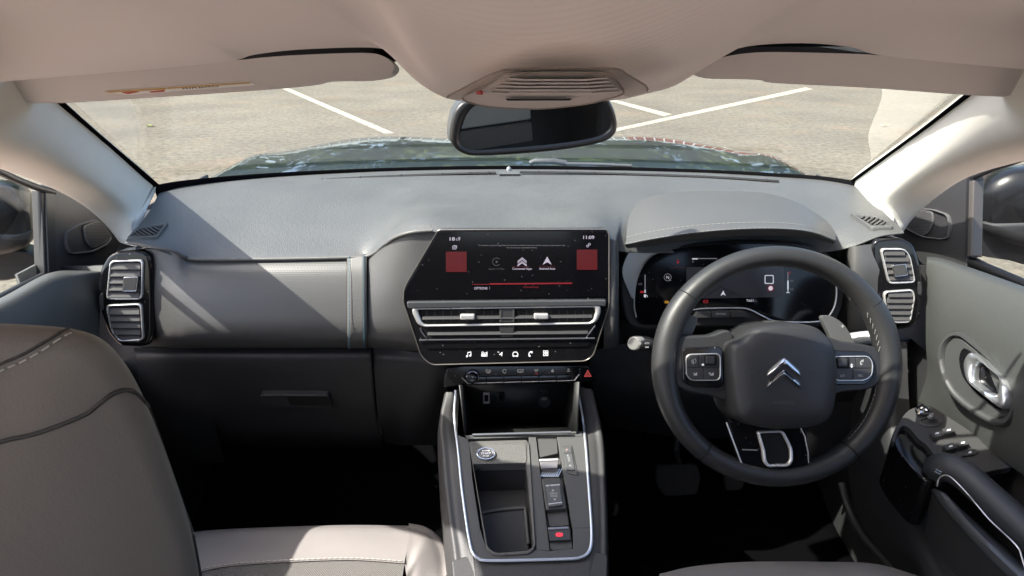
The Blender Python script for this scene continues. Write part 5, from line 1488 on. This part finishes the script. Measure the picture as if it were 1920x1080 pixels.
db_ = slab('drive_mode_switch', rpoly([(1022.5, 908), (1049.5, 906), (1055, 947), (1029, 950)], 1.5, 3), K, .0065, .008, mat('switch_grey', (.085, .086, .088), .4), dm, bev=.0022, seg=3)
tube('switch_glint', [K(1023, 911, .0066), K(1049.5, 909, .0066)], .0012, M_satin, dm, ns=6)
tube('switch_glint', [K(1028.5, 945.5, .0066), K(1054, 942.5, .0066)], .0012, M_satin, dm, ns=6)
flat_polys('mode_arrow', [[(1036.5, 917), (1039.5, 920.5), (1034, 920.8)], [(1040.5, 938.5), (1037.2, 935.4), (1043, 935)]], K, .0067, M_print, dm)
text('mode_text', 'DRIVE', 1038, 925.2, 14, 3.6, K, .0067, M_print, dm)
text('mode_text', 'MODE', 1039, 930.2, 13, 3.6, K, .0067, M_print, dm)
plate('channel_ramp', rpoly([(1024, 957), (1063, 955), (1067, 985), (1030, 988)], 2, 2), h=-.008, dep=.008, m=ch_m)
pbk = slab('parking_brake_switch', rpoly([(1027, 989), (1066, 987), (1070.5, 1012), (1031, 1014)], 1.5, 3), K, .003, .014, mat('brake_switch', (.040, .041, .044), .4), cc, bev=.002, seg=3)
slab('switch_edge', rpoly([(1027, 988.6), (1066, 986.6), (1066.8, 991), (1028, 993)], 1, 2), K, .0045, .003, mat('brake_edge', (.24, .25, .27), .35, metal=.5), pbk, bev=.0008)
M_redlit = mat('brake_red', (.3, .02, .03), .5, emit=(.95, .04, .07), emit_s=.6)
flat_polys('parking_symbol', stroke(circ(1048.5, 1002.3, 3.3, 3.0, n=14), 1.1, True) + stroke(circ(1048.5, 1002.3, 5.8, 4.4, n=8, a0=135, a1=225), 1.0) + stroke(circ(1048.5, 1002.3, 5.8, 4.4, n=8, a0=-45, a1=45), 1.0), K, .0032, M_redlit, pbk)
text('parking_letter', 'P', 1048.5, 1002.3, 2.2, 3.4, K, .0033, M_redlit, pbk)
plate('channel_end', rpoly([(1030, 1016), (1072, 1014), (1074, 1026), (1070, 1030), (1036, 1032), (1031, 1029)], 3, 3), h=-.003, dep=.01, m=ch_m)
gd = slab('gear_display', rpoly([(1054.5, 838), (1070.5, 837), (1078, 881), (1062.5, 882)], 1, 2), K, .003, .004, mat('gear_display', (.075, .077, .078), .4), cc, bev=.0008)
ring('display_surround', rpoly([(1052.3, 835), (1072, 834), (1084, 892), (1064, 887)], 2, 3), rpoly([(1054.5, 838), (1070.5, 837), (1078, 881), (1062.5, 882)], 2, 3), K, .0016, .004, M_console, gd, b=.0006)
slab('display_divider', [(1056.7, 849.2), (1072.4, 848.2), (1072.6, 849.2), (1056.9, 850.2)], K, .0032, .001, M_dark, gd, bev=0)
text('gear_letter', 'P', 1063, 843.7, 3.6, 3.8, K, .0034, mat('gear_p', (.55, .3, .3), .5), gd)
for l_, x_, y_ in (('R', 1065, 854.5), ('N', 1066.2, 859), ('D', 1067.3, 863.3), ('M', 1069, 873)):
    text('gear_letter', l_, x_, y_, 3.4, 3.2, K, .0034, M_print, gd)

# ================================================================== floor, firewall, pedals
fl_ = []
for y, z in ((-.3, .36), (.4, .36), (.9, .36), (1.15, .40), (1.45, .62), (1.55, .95)):
    fl_.append([V((x, y, z)) for x in (-.80, -.4, 0, .4, .80)])
o = loft('cabin_floor', fl_, 16, 30, M_carpet, thick=.01)
tag(o, 'black carpeted footwell floor running up under the dashboard', 'floor', kind='structure')
o = slab('floor_mat', rpoly([(1150, 1052), (1640, 1058), (1690, 1200), (1140, 1200)], 10, 3), Frame(V((0, .7, .375)), V((0, -.05, 1)), up=(0, 1, 0)), .0, .008, mat('mat_rubber', (.004, .004, .004), 1.0, spec=0.05, bump=('weave', 120, .6, .002)), None, bev=.002)
tag(o, 'black floor mat in front of the driver seat', 'floor mat')
FPE = Frame(PY(1272, 900, 1.08), V((0, -.85, .52)))
bpd = thing('brake_pedal', 'wide black rubber brake pedal left of the steering wheel rim', 'pedal', FPE(1272, 932))
slab('pedal_pad', rpoly([(1232, 872), (1308, 870), (1315, 895), (1308, 928), (1246, 932), (1232, 905)], 8, 4), FPE, .0, .02, M_rubber, bpd, bev=.004, seg=3)
for x in (1247, 1262, 1277, 1292):
    slab('pad_groove', [(x, 876), (x + 1.5, 876), (x + 2.5, 926), (x + 1, 926)], FPE, .0008, .001, M_black, bpd, bev=0)
tube('pedal_arm', [FPE(1272, 870, -.01), PY(1268, 845, 1.10), PY(1272, 760, 1.20)], .008, mat('pedal_steel', (.12, .12, .12), .35, metal=.8), bpd, ns=10)
apd = thing('accelerator_pedal', 'small black accelerator pedal seen below the steering wheel', 'pedal', PY(1378, 920, 1.12))
slab('pedal_pad', rpoly([(1358, 880), (1392, 880), (1395, 912), (1388, 920), (1362, 920)], 4, 3), FPE, -.03, .015, M_rubber, apd, bev=.003)
tube('pedal_arm', [FPE(1375, 885, -.035), PY(1380, 800, 1.25)], .007, M_rubber, apd, ns=8)

# side kick panels and column underside, footwell sides
o = loft('kick_panel', [[PY(1560, 650, 1.06), PY(1575, 760, 1.06), PY(1590, 880, 1.0), PY(1610, 980, .92), PY(1690, 1090, .80)],
                        [PX(1640, 650, .66), PX(1650, 760, .66), PX(1665, 880, .645), PX(1690, 980, .63), PX(1740, 1090, .60)],
                        [PX(1700, 640, .70), PX(1705, 760, .70), PX(1720, 880, .68), PX(1750, 980, .66), PX(1800, 1090, .62)]], 24, 10, M_black, None)
tag(o, 'black sill panel at the right edge of the driver footwell', 'sill panel')
tube_ = tube('sill_seal', crv([PY(1578, 905, .985), PY(1590, 950, .95), PY(1612, 995, .90), PY(1650, 1040, .84), PY(1690, 1080, .79)], 6, closed=False), .009, mat('seal', (.02, .02, .021), .55), None, ns=8)
tag(tube_, 'black rubber door seal curving along the driver sill', 'door seal')

# ================================================================== doors
def door(label, s, cat='door'):
    return thing('front_door', label, cat, (s * .73, .8, .4), 'front doors')
dr = door('right front door lining with chrome pull handle and window switches', 1)
dl = door('left front door lining mostly hidden behind the passenger seat', -1)
# --- right: upper soft panel
u = [[PX(1736, 480, .79), PX(1770, 485, .79), PX(1830, 505, .80), PX(1920, 537, .80), PX(2060, 588, .80), PX(2260, 666, .80)],
     [PX(1738, 484, .735), PX(1770, 489, .74), PX(1830, 509, .745), PX(1920, 541, .745), PX(2060, 592, .745), PX(2260, 670, .745)],
     [PX(1737, 500, .722), PX(1768, 512, .722), PX(1828, 535, .722), PX(1920, 572, .722), PX(2060, 632, .722), PX(2260, 720, .722)],
     [PX(1736, 560, .712), PX(1764, 575, .706), PX(1820, 605, .704), PX(1920, 660, .704), PX(2060, 740, .704), PX(2260, 850, .704)],
     [PX(1736, 640, .712), PX(1760, 660, .704), PX(1810, 690, .702), PX(1920, 765, .702), PX(2060, 860, .702), PX(2260, 990, .702)],
     [PX(1738, 700, .720), PX(1758, 722, .712), PX(1800, 762, .708), PX(1920, 850, .706), PX(2060, 960, .706), PX(2260, 1120, .706)],
     [PX(1722, 752, .725), PX(1752, 772, .720), PX(1805, 812, .716), PX(1920, 892, .714), PX(2060, 1000, .714), PX(2260, 1180, .714)]]
loft('upper_lining', u, 40, 40, M_doorsoft, dr)
lw = [[PX(1700, 640, .735), PX(1760, 700, .735), PX(1920, 850, .735), PX(2200, 1120, .735)], [PX(1690, 800, .73), PX(1760, 850, .73), PX(1920, 980, .73), PX(2200, 1250, .73)], [PX(1690, 980, .70), PX(1760, 1040, .70), PX(1920, 1180, .70), PX(2200, 1450, .70)], [PX(1690, 1200, .70), PX(1760, 1240, .70), PX(1920, 1360, .70), PX(2200, 1650, .70)]]
loft('lower_lining', lw, 20, 20, M_black, dr)
# pull handle recess
FD = Frame(PX(1830, 710, .700), V((-.97, -.16, .18)))
out_h = crv([(1754, 680), (1758, 645), (1772, 626), (1792, 622), (1816, 635), (1890, 698), (1904, 742), (1896, 786), (1870, 800), (1830, 784), (1786, 750), (1764, 716)], 5)
in_h = crv([(1766, 676), (1769, 650), (1780, 636), (1793, 632), (1812, 643), (1880, 704), (1892, 742), (1887, 773), (1868, 784), (1832, 767), (1794, 738), (1774, 708)], 5)
hr = ring('handle_surround', out_h, in_h, FD, .010, .030, M_doorinlay, dr, b=.006)
slab('handle_inlay', in_h, FD, .004, .015, M_doorinlay, hr, bev=.002)
cav = crv([(1798, 676), (1803, 656), (1815, 656), (1850, 684), (1882, 712), (1888, 742), (1880, 765), (1868, 766), (1832, 738), (1806, 708)], 5)
slab('handle_cavity', cav, FD, .0052, .008, M_gloss, hr, bev=.0006)
ho = crv([(1802, 686), (1808, 666), (1822, 662), (1850, 686), (1880, 714), (1887, 744), (1882, 762), (1870, 764), (1838, 740), (1810, 714)], 5)
hi = crv([(1822, 696), (1826, 683), (1838, 680), (1853, 691), (1868, 704), (1869, 722), (1866, 738), (1856, 738), (1838, 727), (1824, 714)], 5)
ring('door_pull', ho, hi, FD, .020, .014, mat('pull_satin', (.72, .74, .76), .28, metal=.9), dr, b=.005)
# switch pod
FSW = Frame(PX(1760, 810, .665), V((-.10, -.12, .98)), up=(0, 1, 0))
pod = slab('switch_pod', crv([(1672, 820), (1682, 797), (1700, 772), (1720, 762), (1745, 761), (1778, 781), (1815, 805), (1860, 838), (1892, 862), (1896, 875), (1862, 882), (1830, 888), (1792, 876), (1760, 862), (1738, 834), (1722, 822), (1702, 800), (1688, 802), (1678, 828)], 4), FSW, .0, .012, M_cside, dr, bev=.003, seg=3)
slab('pod_side', crv([(1672, 822), (1684, 800), (1702, 800), (1722, 822), (1745, 848), (1762, 866), (1758, 900), (1735, 900), (1712, 880), (1685, 848)], 4), FSW, -.010, .10, M_gloss, dr, bev=.004, seg=2)
dome('mirror_adjuster', circ(1730, 773, 15.5, 8.5, 24), FSW, [(1, .004), (.9, .007), (.6, .008), (.5, .004)], M_chrome, pod)
ring('adjuster_well', circ(1745, 790, 22, 9, 24), circ(1745, 790, 19, 7.4, 24), FSW, .0025, .003, M_console, pod, b=.0006)
dome('adjuster_knob', circ(1743, 789, 7, 5, 16), FSW, [(1, .009), (.8, .013), (.4, .014)], mat('knob_grey', (.25, .25, .25), .35, metal=.5), pod)
M_swp = mat('switch_top', (.05, .05, .052), .4)
M_sym = mat('switch_symbol', (.75, .76, .78), .5)
for q in ([(1744, 810), (1762, 805), (1769, 815), (1751, 820)], [(1766, 804), (1783, 799), (1792, 809), (1773, 814)], [(1768, 835), (1788, 829), (1797, 839), (1776, 844)], [(1792, 828), (1810, 823), (1818, 832), (1800, 838)]):
    k_ = slab('window_switch', rpoly(q, 2, 3), FSW, .009, .010, M_swp, pod, bev=.002, seg=3)
    cx_, cy_ = sum(p[0] for p in q) / 4, sum(p[1] for p in q) / 4
    flat_polys('window_symbol', [[(cx_ - 4, cy_ + 1.8), (cx_ - 2, cy_ - 1.4), (cx_ + 4, cy_ - 2.6), (cx_ + 4, cy_ + .6)]], FSW, .0093, M_sym, k_)
lk = slab('lock_button', rpoly([(1788, 852), (1796, 846), (1828, 841), (1835, 846), (1830, 851), (1798, 857)], 3, 3), FSW, .003, .004, M_swp, pod, bev=.001)
flat_polys('lock_symbol', [[(1815, 848), (1821, 845.5), (1822, 849), (1817, 850)]], FSW, .0034, M_sym, lk)
# armrest grab bar
bar = crv([PX(1750, 905, .622), PX(1754, 886, .622), PX(1775, 876, .627), PX(1810, 893, .635), PX(1850, 928, .64), PX(1920, 992, .645), PX(2050, 1115, .65)], 6, closed=False)
tube('grab_bar', bar, [.009 + .0115 * min(1, i / 9) for i in range(len(bar))], mat('bar_leather', (.034, .036, .040), .45, bump=('leather', 700, .2, .0005)), dr, ns=18)
line_ = crv([PX(1757, 912, .600), PX(1762, 896, .600), PX(1780, 893, .603), PX(1815, 927, .606), PX(1855, 974, .606), PX(1905, 1022, .606), PX(1916, 1045, .606), PX(1924, 1075, .606)], 6, closed=False)
tube('chrome_line', line_, .0010, M_satin, dr, ns=6)
stitches('bar_stitching', resample([PX(1753, 884, .5955), PX(1768, 892, .5955)], .0022), mat('thread_pale_blue', (.25, .33, .4), .8), dr, lift=V((0, 0, 0)))
stitches('bar_stitching', resample([PX(1755, 880, .5975), PX(1771, 888, .5975)], .0022), mat('thread_pale_blue2', (.25, .33, .4), .8), dr, lift=V((0, 0, 0)))
low_ = [[PX(1746, 915, .62), PX(1765, 945, .615), PX(1800, 985, .61), PX(1850, 1040, .605), PX(1930, 1120, .60), PX(2040, 1230, .60)],
        [PX(1768, 925, .605), PX(1790, 950, .60), PX(1820, 985, .597), PX(1868, 1033, .595), PX(1945, 1105, .59), PX(2050, 1215, .59)],
        [PX(1790, 945, .66), PX(1800, 955, .65), PX(1835, 985, .65), PX(1885, 1030, .65), PX(1960, 1100, .65), PX(2060, 1200, .65)]]
loft('pocket_ledge', low_, 24, 8, mat('ledge_satin', (.11, .115, .125), .32, metal=.3), dr, thick=.004)
loft('pocket_outer', [low_[0], [p + V((.02, 0, -.12)) for p in low_[0]], [p + V((.06, .02, -.30)) for p in low_[0]]], 24, 8, M_black, dr)

mk('lower_lining', [V((.742, 1.5, .3)), V((.742, -.2, .3)), V((.742, -.2, .9)), V((.742, 1.5, .9))], [[0, 1, 2, 3]], M_black, dr, recalc=False)
# --- left door: only its upper lining shows
ul = [[PX(192, 504, -.79), PX(150, 505, -.79), PX(90, 512, -.80), PX(0, 559, -.80), PX(-140, 622, -.80)],
      [PX(192, 508, -.735), PX(150, 510, -.74), PX(90, 517, -.745), PX(0, 564, -.745), PX(-140, 627, -.745)],
      [PX(192, 518, -.722), PX(150, 524, -.722), PX(92, 540, -.722), PX(0, 592, -.722), PX(-140, 665, -.722)],
      [PX(188, 580, -.712), PX(150, 590, -.705), PX(95, 615, -.704), PX(0, 680, -.704), PX(-140, 770, -.704)],
      [PX(186, 700, -.712), PX(150, 715, -.70), PX(95, 750, -.70), PX(0, 820, -.70), PX(-140, 900, -.70)],
      [PX(200, 900, -.735), PX(150, 900, -.735), PX(95, 930, -.735), PX(0, 990, -.735), PX(-140, 1090, -.735)]]
loft('upper_lining', ul, 26, 30, M_doorsoft, dl)
mk('lower_lining', [V((-.74, 1.3, .3)), V((-.74, -.2, .3)), V((-.735, -.2, .85)), V((-.735, 1.3, .85))], [[0, 1, 2, 3]], M_black, dl, recalc=False)

# --- window frames, sail panels with tweeters, side glass
M_seal = mat('window_seal', (.010, .010, .011), .5)
M_sail = mat('sail_plastic', (.022, .022, .023), .55, bump=('noise', 800, .3, .0005))
M_mesh = mat('speaker_mesh', (.075, .075, .076), .5)
def side(s, px):
    """px maps a left-hand photo x to this side"""
    d = dl if s < 0 else dr
    return d
# left
XL = -.790
sail = slab('sail_panel', crv([(96, 338), (138, 350), (174, 373), (210, 404), (234, 440), (216, 476), (200, 520), (150, 524), (104, 524), (103, 440)], 3), Frame(V((XL, 1, 1)), V((1, -.12, .05))), .0, .02, M_sail, dl, bev=.002)
FSL = Frame(V((XL, 1, 1)), V((1, -.12, .05)))
pod_o = rpoly([(124, 436, 8), (150, 420, 8), (184, 410, 8), (200, 425, 8), (213, 445, 6), (205, 458, 8), (176, 473, 8), (134, 478, 8), (125, 462, 8)], 8, 4)
pd_i = [(168 + (x - 168) * .93, 444 + (y - 444) * .90) for x, y in pod_o]
tw = ring('tweeter_rim', pod_o, pd_i, FSL, .006, .008, M_console, dl, b=.002)
slab('tweeter_well', pd_i, FSL, .001, .003, M_sail, tw, bev=0)
gr = rpoly([(156, 424, 5), (184, 412.5, 6), (196, 424, 5), (209, 443, 5), (198, 456, 5), (173, 466, 5), (160, 450, 8)], 5, 4)
sg = slab('tweeter_grille', gr, FSL, .005, .004, M_mesh, tw, bev=.001)
def holes(name, region, f, h, par, step):
    polys = []
    m = len(region)
    y = min(p[1] for p in region)
    r_ = 0
    while y < max(p[1] for p in region):
        x = min(p[0] for p in region) + (step / 2 if r_ % 2 else 0)
        while x < max(p[0] for p in region):
            ins_ = False
            for k in range(m):
                x1, y1 = region[k]; x2, y2 = region[(k + 1) % m]
                if (y1 > y) != (y2 > y) and x < (x2 - x1) * (y - y1) / (y2 - y1) + x1: ins_ = not ins_
            if ins_: polys.append(circ(x, y, step * .30, n=6))
            x += step
        y += step * .86; r_ += 1
    o_ = flat_polys(name, polys, f, h, M_dark, par)
    o_['kind'] = 'stuff'
holes('grille_holes', [(183 + (x - 183) * .9, 439 + (y - 439) * .9) for x, y in gr], FSL, .0052, sg, 3.2)
slab('window_post', rpoly([(86, 356), (103, 352), (107, 512), (92, 516)], 1, 2), FSL, .004, .02, M_seal, dl, bev=.003)
slab('window_channel', [(78, 356), (87, 356), (93, 514), (84, 516)], FSL, .0, .02, mat('channel_grey', (.020, .019, .019), .5), dl, bev=.002)
tube('window_seal', crv([PX(-90, 268, -.75), PX(0, 322, -.775), PX(60, 348, -.79), PX(100, 360, -.795)], 5, closed=False), .006, M_seal, dl, ns=8)
tube('sill_seal', [PX(90, 514, -.802), PX(0, 560, -.805), PX(-140, 622, -.805)], .008, M_seal, dl, ns=8)
tube('window_seal', [PX(76, 352, -.802), PX(82, 514, -.805)], .007, M_seal, dl, ns=8)
mk('side_window', [PX(-160, 230, -.79), PX(80, 350, -.807), PX(86, 518, -.81), PX(-160, 640, -.81)], [[0, 1, 2, 3]], M_sideglass, dl, recalc=False)
# right
FSR = Frame(V((.790, 1, 1)), V((-1, -.12, .05)))
slab('sail_panel', crv([(1820, 318), (1778, 332), (1738, 360), (1700, 394), (1678, 426), (1710, 466), (1732, 498), (1780, 498), (1812, 500), (1812, 410)], 3), FSR, .0, .02, M_sail, dr, bev=.002)
pod_o = rpoly([(1722, 390, 8), (1748, 392, 8), (1776, 402, 8), (1781, 425, 8), (1776, 446, 8), (1766, 450, 6), (1730, 446, 8), (1702, 432, 6), (1692, 425, 5), (1704, 405, 8)], 8, 4)
pd_i = [(1740 + (x - 1740) * .93, 420 + (y - 420) * .90) for x, y in pod_o]
tw = ring('tweeter_rim', pod_o, pd_i, FSR, .006, .008, M_console, dr, b=.002)
slab('tweeter_well', pd_i, FSR, .001, .003, M_sail, tw, bev=0)
gr = rpoly([(1722, 391, 5), (1748, 397, 5), (1750, 415, 8), (1742, 435, 5), (1732, 441, 4), (1706, 430, 5), (1693, 424, 5), (1704, 404, 6)], 5, 4)
sg = slab('tweeter_grille', gr, FSR, .005, .004, M_mesh, tw, bev=.001)
holes('grille_holes', [(1725 + (x - 1725) * .9, 416 + (y - 416) * .9) for x, y in gr], FSR, .0052, sg, 3.2)
slab('window_post', rpoly([(1812, 330), (1825, 325), (1822, 482), (1808, 482)], 1, 2), FSR, .004, .02, M_seal, dr, bev=.003)
slab('window_channel', [(1816, 340), (1826, 338), (1822, 480), (1813, 480)], FSR, .006, .02, mat('channel_tan', (.06, .055, .05), .4), dr, bev=.002)
tube('window_seal', crv([PX(2010, 250, .75), PX(1920, 296, .775), PX(1860, 318, .79), PX(1818, 336, .795)], 5, closed=False), .005, M_seal, dr, ns=8)
tube('sill_seal', [PX(1812, 486, .802), PX(1850, 502, .805), PX(1920, 532, .805), PX(2100, 615, .805)], .008, M_seal, dr, ns=8)
tube('window_seal', [PX(1829, 330, .802), PX(1825, 486, .805)], .006, M_seal, dr, ns=8)
mk('side_window', [PX(2090, 230, .79), PX(1822, 330, .807), PX(1818, 486, .81), PX(2090, 640, .81)], [[0, 1, 2, 3]], M_sideglass, dr, recalc=False)

# ================================================================== wing mirrors
def wing(label, s, prof, X, foot, split):
    t = thing('wing_mirror', label, 'wing mirror', PX(prof[0][0], 480, X), 'wing mirrors')
    f = Frame(PX(sum(p[0] for p in prof) / len(prof), 415, X), V((-s * .45, -.88, .05)))
    ol = crv(prof, 5)
    dome('mirror_shell', ol, f, [(.55, -.13), (.85, -.11), (.985, -.06), (1.0, -.03), (.975, -.006), (.90, .006), (.6, .016), (.3, .018)], mat('mirror_cap', (.008, .008, .009), .25, spec=.25), t, crease=180)
    lo_ = [(x, max(y, split + (x - prof[0][0]) * -.06 * s)) for x, y in ol]
    dome('mirror_lower_shell', lo_, f, [(.99, -.06), (1.008, -.03), (.985, -.002), (.92, .010), (.6, .019), (.3, .021)], mat('mirror_black_plastic', (.014, .014, .015), .5), t, crease=180)
    slab('mirror_foot', crv(foot, 4), f, -.02, .06, mat('foot_black', (.016, .016, .018), .3), t, bev=.006, seg=3)
wing('dark left wing mirror seen through the left side window', -1, [(-80, 352), (-20, 345), (20, 352), (44, 375), (57, 410), (59, 448), (44, 466), (0, 478), (-80, 486)], -1.0, [(-30, 472), (30, 468), (58, 474), (74, 488), (76, 518), (40, 522), (-10, 525)], 424)
wing('dark right wing mirror seen through the right side window', 1, [(2000, 316), (1930, 316), (1885, 324), (1848, 346), (1832, 380), (1829, 415), (1842, 434), (1880, 452), (1930, 464), (2000, 472)], 1.0, [(1828, 420), (1850, 432), (1890, 445), (1930, 460), (1930, 496), (1890, 488), (1840, 480), (1824, 470)], 402)

# ================================================================== passenger seat
ps = thing('passenger_seat', 'taupe leather passenger seat at the left, its back towards the camera', 'seat', (-.42, .55, .36))
FB_ = Frame(PY(200, 800, .345), V((.10, -.985, -.13)))
bo = crv([(-560, 1500), (-600, 900), (-520, 680), (-380, 610), (-150, 592), (0, 593), (80, 597), (140, 604), (188, 620), (228, 656), (262, 710), (296, 785), (328, 870), (357, 955), (378, 1030), (390, 1110), (405, 1300), (400, 1500)], 6)
dome('seat_back', bo, FB_, [(.93, -.12), (.985, -.10), (1.0, -.06), (.998, -.03), (.985, -.010), (.96, .0), (.90, .008), (.6, .016), (.3, .018)], M_seat, ps, centre=(-90, 1050), crease=180, shear=(.72, .85))
def on_back(pts, n=8):
    return crv(pts, n, closed=False)
def backpt(x, y, lift=0.0):
    """a point on the domed back: intersect with its plane, raised by the dome profile"""
    return FB_(x, y, .010 + lift)
def surf_line(pts, n=10):
    """drop a photo line on to the seat back"""
    o_ = bpy.data.objects[[k for k in BASE if k.startswith('seat_back')][0]]
    out = []
    me = o_.data
    from mathutils.bvhtree import BVHTree
    base_ = BASE[o_.name]
    bv = BVHTree.FromPolygons([v.co + base_ for v in me.vertices], [list(p.vertices) for p in me.polygons])
    for x, y in crv(pts, n, closed=False):
        d_ = ray(x, y).normalized()
        h_ = bv.ray_cast(CAM, d_)
        if h_[0] is not None: out.append(h_[0] - d_ * .0006)
    return out
M_seam = mat('seam_dark', (.035, .032, .028), .8)
l1 = surf_line([(-80, 862), (0, 829), (60, 815), (110, 798), (160, 777), (185, 758), (212, 738), (238, 731), (258, 740), (280, 768), (306, 830), (334, 905), (356, 980), (372, 1060), (380, 1120)])
tube('piping', l1, .0016, M_seam, ps, ns=6)
l2 = surf_line([(-60, 730), (0, 697), (40, 680), (80, 658), (115, 634), (150, 619), (185, 615)])
stitches('back_stitching', resample(l2, .0026), M_thread, ps, r=.0006, lift=V((0, -.0004, .0004)))
l3 = surf_line([(-60, 715), (0, 683), (40, 666), (80, 643), (115, 622), (140, 612)])
tube('piping', l3, .0010, M_seam, ps, ns=6)
# cushion
cu = [[PY(330, 1010, 0.836), PY(400, 1002, 0.859), PY(500, 997, 0.870), PY(650, 992, 0.876), (PY(770, 992, 0.870))],
      [PY(330, 1004, 0.802), PY(400, 997, 0.819), PY(500, 992, 0.831), PY(650, 988, 0.836), PY(768, 991, 0.831)],
      [PY(330, 1030, 0.757), PY(400, 1020, 0.780), PY(500, 1016, 0.791), PY(650, 1012, 0.791), PY(766, 1014, 0.791)],
      [PY(330, 1090, 0.706), PY(400, 1066, 0.734), PY(500, 1056, 0.740), PY(650, 1050, 0.746), PY(758, 1056, 0.740)]]
cu.insert(0, [p + V((0, .01, -.10)) for p in cu[0]])
cf = loft('cushion_front', cu, 30, 24, M_seatfront, ps)
stitches('cushion_stitching', resample(crv([PY(330, 1086, 0.709) + V((0, 0, .001)), PY(400, 1063, 0.737), PY(500, 1053, 0.742), PY(650, 1047, 0.748), PY(758, 1053, 0.742)], 8, closed=False), .003), M_thread, ps, r=.0007, lift=V((0, 0, .0015)))
cu2 = [cu[4], [p + V((0, -.005, -.004)) for p in cu[4]], [p + V((0, -.12, -.02)) for p in cu[4]], [p + V((0, -.32, -.05)) for p in cu[4]]]
loft('cushion_centre', cu2, 20, 10, M_seatfab, ps)
bs = [[p + V((0, .005, -.20)) for p in [PY(768, 994, 0.864), PY(800, 1000, 0.853), PY(828, 1020, 0.831), PY(843, 1050, 0.791), PY(846, 1090, 0.746)]],
      [PY(768, 994, 0.864), PY(800, 1000, 0.853), PY(828, 1020, 0.831), PY(843, 1050, 0.791), PY(846, 1090, 0.746)],
      [PY(767, 990, 0.831), PY(792, 998, 0.819), PY(812, 1014, 0.802), PY(824, 1040, 0.774), PY(828, 1085, 0.734)],
      [PY(766, 1012, 0.791), PY(778, 1022, 0.780), PY(786, 1034, 0.763), PY(790, 1055, 0.746), PY(792, 1095, 0.718)],
      [PY(758, 1054, 0.744), PY(760, 1066, 0.734), PY(762, 1080, 0.723), PY(764, 1100, 0.712), PY(764, 1130, 0.689)]]
loft('side_bolster', bs, 20, 24, M_seatfront, ps)
tube('bolster_seam', crv([PY(768, 992, 0.834), PY(766, 1014, 0.793), PY(758, 1055, 0.746)], 6, closed=False), .0012, M_seam, ps, ns=6)
mk('seat_base', *prism([V((-.66, .30, .52)), V((-.18, .30, .52)), V((-.18, .78, .52)), V((-.66, .78, .52))], V((0, 0, -.15))), M_black, ps, bev=.02)

# ================================================================== driver seat
ds = thing('driver_seat', 'grey leather driver seat, only its front cushion edge showing', 'seat', (.40, .3, .36))
c2 = [[PY(1235, 1088, .66), PY(1300, 1074, .675), PY(1400, 1066, .68), PY(1550, 1066, .68), PY(1640, 1070, .675), PY(1720, 1092, .655)],
      [PY(1235, 1084, .63), PY(1300, 1069, .645), PY(1400, 1061, .65), PY(1550, 1061, .65), PY(1640, 1065, .645), PY(1720, 1088, .625)],
      [PY(1225, 1130, .57), PY(1290, 1115, .58), PY(1400, 1110, .585), PY(1550, 1110, .585), PY(1650, 1115, .58), PY(1740, 1140, .57)],
      [PY(1215, 1300, .44), PY(1290, 1300, .44), PY(1400, 1300, .44), PY(1550, 1300, .44), PY(1650, 1300, .44), PY(1760, 1300, .44)]]
c2.insert(0, [p + V((0, .01, -.14)) for p in c2[0]])
loft('cushion', c2, 30, 24, M_seatfront, ds)
FDS = Frame(V((.42, .10, 1.0)), V((0, .97, .22)))
def dpt(x, z, h): return V((x, .10 - (z - 1.0) * .25 + h, z))
outl = crv([(.20, .62), (.165, .85), (.175, 1.05), (.23, 1.20), (.33, 1.27), (.52, 1.27), (.62, 1.20), (.675, 1.05), (.685, .85), (.65, .62)], 6)
def ringpts(sc, h): return [dpt(.425 + (x - .425) * sc, .93 + (z - .93) * sc, h) for x, z in outl]
nn_ = len(outl)
prof = [(.93, -.08), (1, -.05), (1.0, 0), (.96, .03), (.86, .035), (.78, .025), (.4, .02)]
vs_ = []
for sc_f, h_ in prof: vs_ += ringpts(sc_f, h_)
fs = [[a * nn_ + i, a * nn_ + (i + 1) % nn_, (a + 1) * nn_ + (i + 1) % nn_, (a + 1) * nn_ + i] for a in range(len(prof) - 1) for i in range(nn_)]
fs += [list(range(nn_))[::-1], list(range((len(prof) - 1) * nn_, len(prof) * nn_))]
mk('seat_back', vs_, fs, M_black, ds, crease=180)
mk('back_insert', *prism([dpt(x, z, .045) for x, z in ((.24, 1.075), (.50, 1.075), (.50, 1.235), (.25, 1.235))], V((0, -.02, 0))), mat('insert_grey', (.34, .34, .32), .6), ds, bev=.008)
mk('back_band', *prism([dpt(x, z, .043) for x, z in ((.23, 1.02), (.50, 1.02), (.50, 1.070), (.23, 1.070))], V((0, -.02, 0))), M_seatfab, ds, bev=.005)
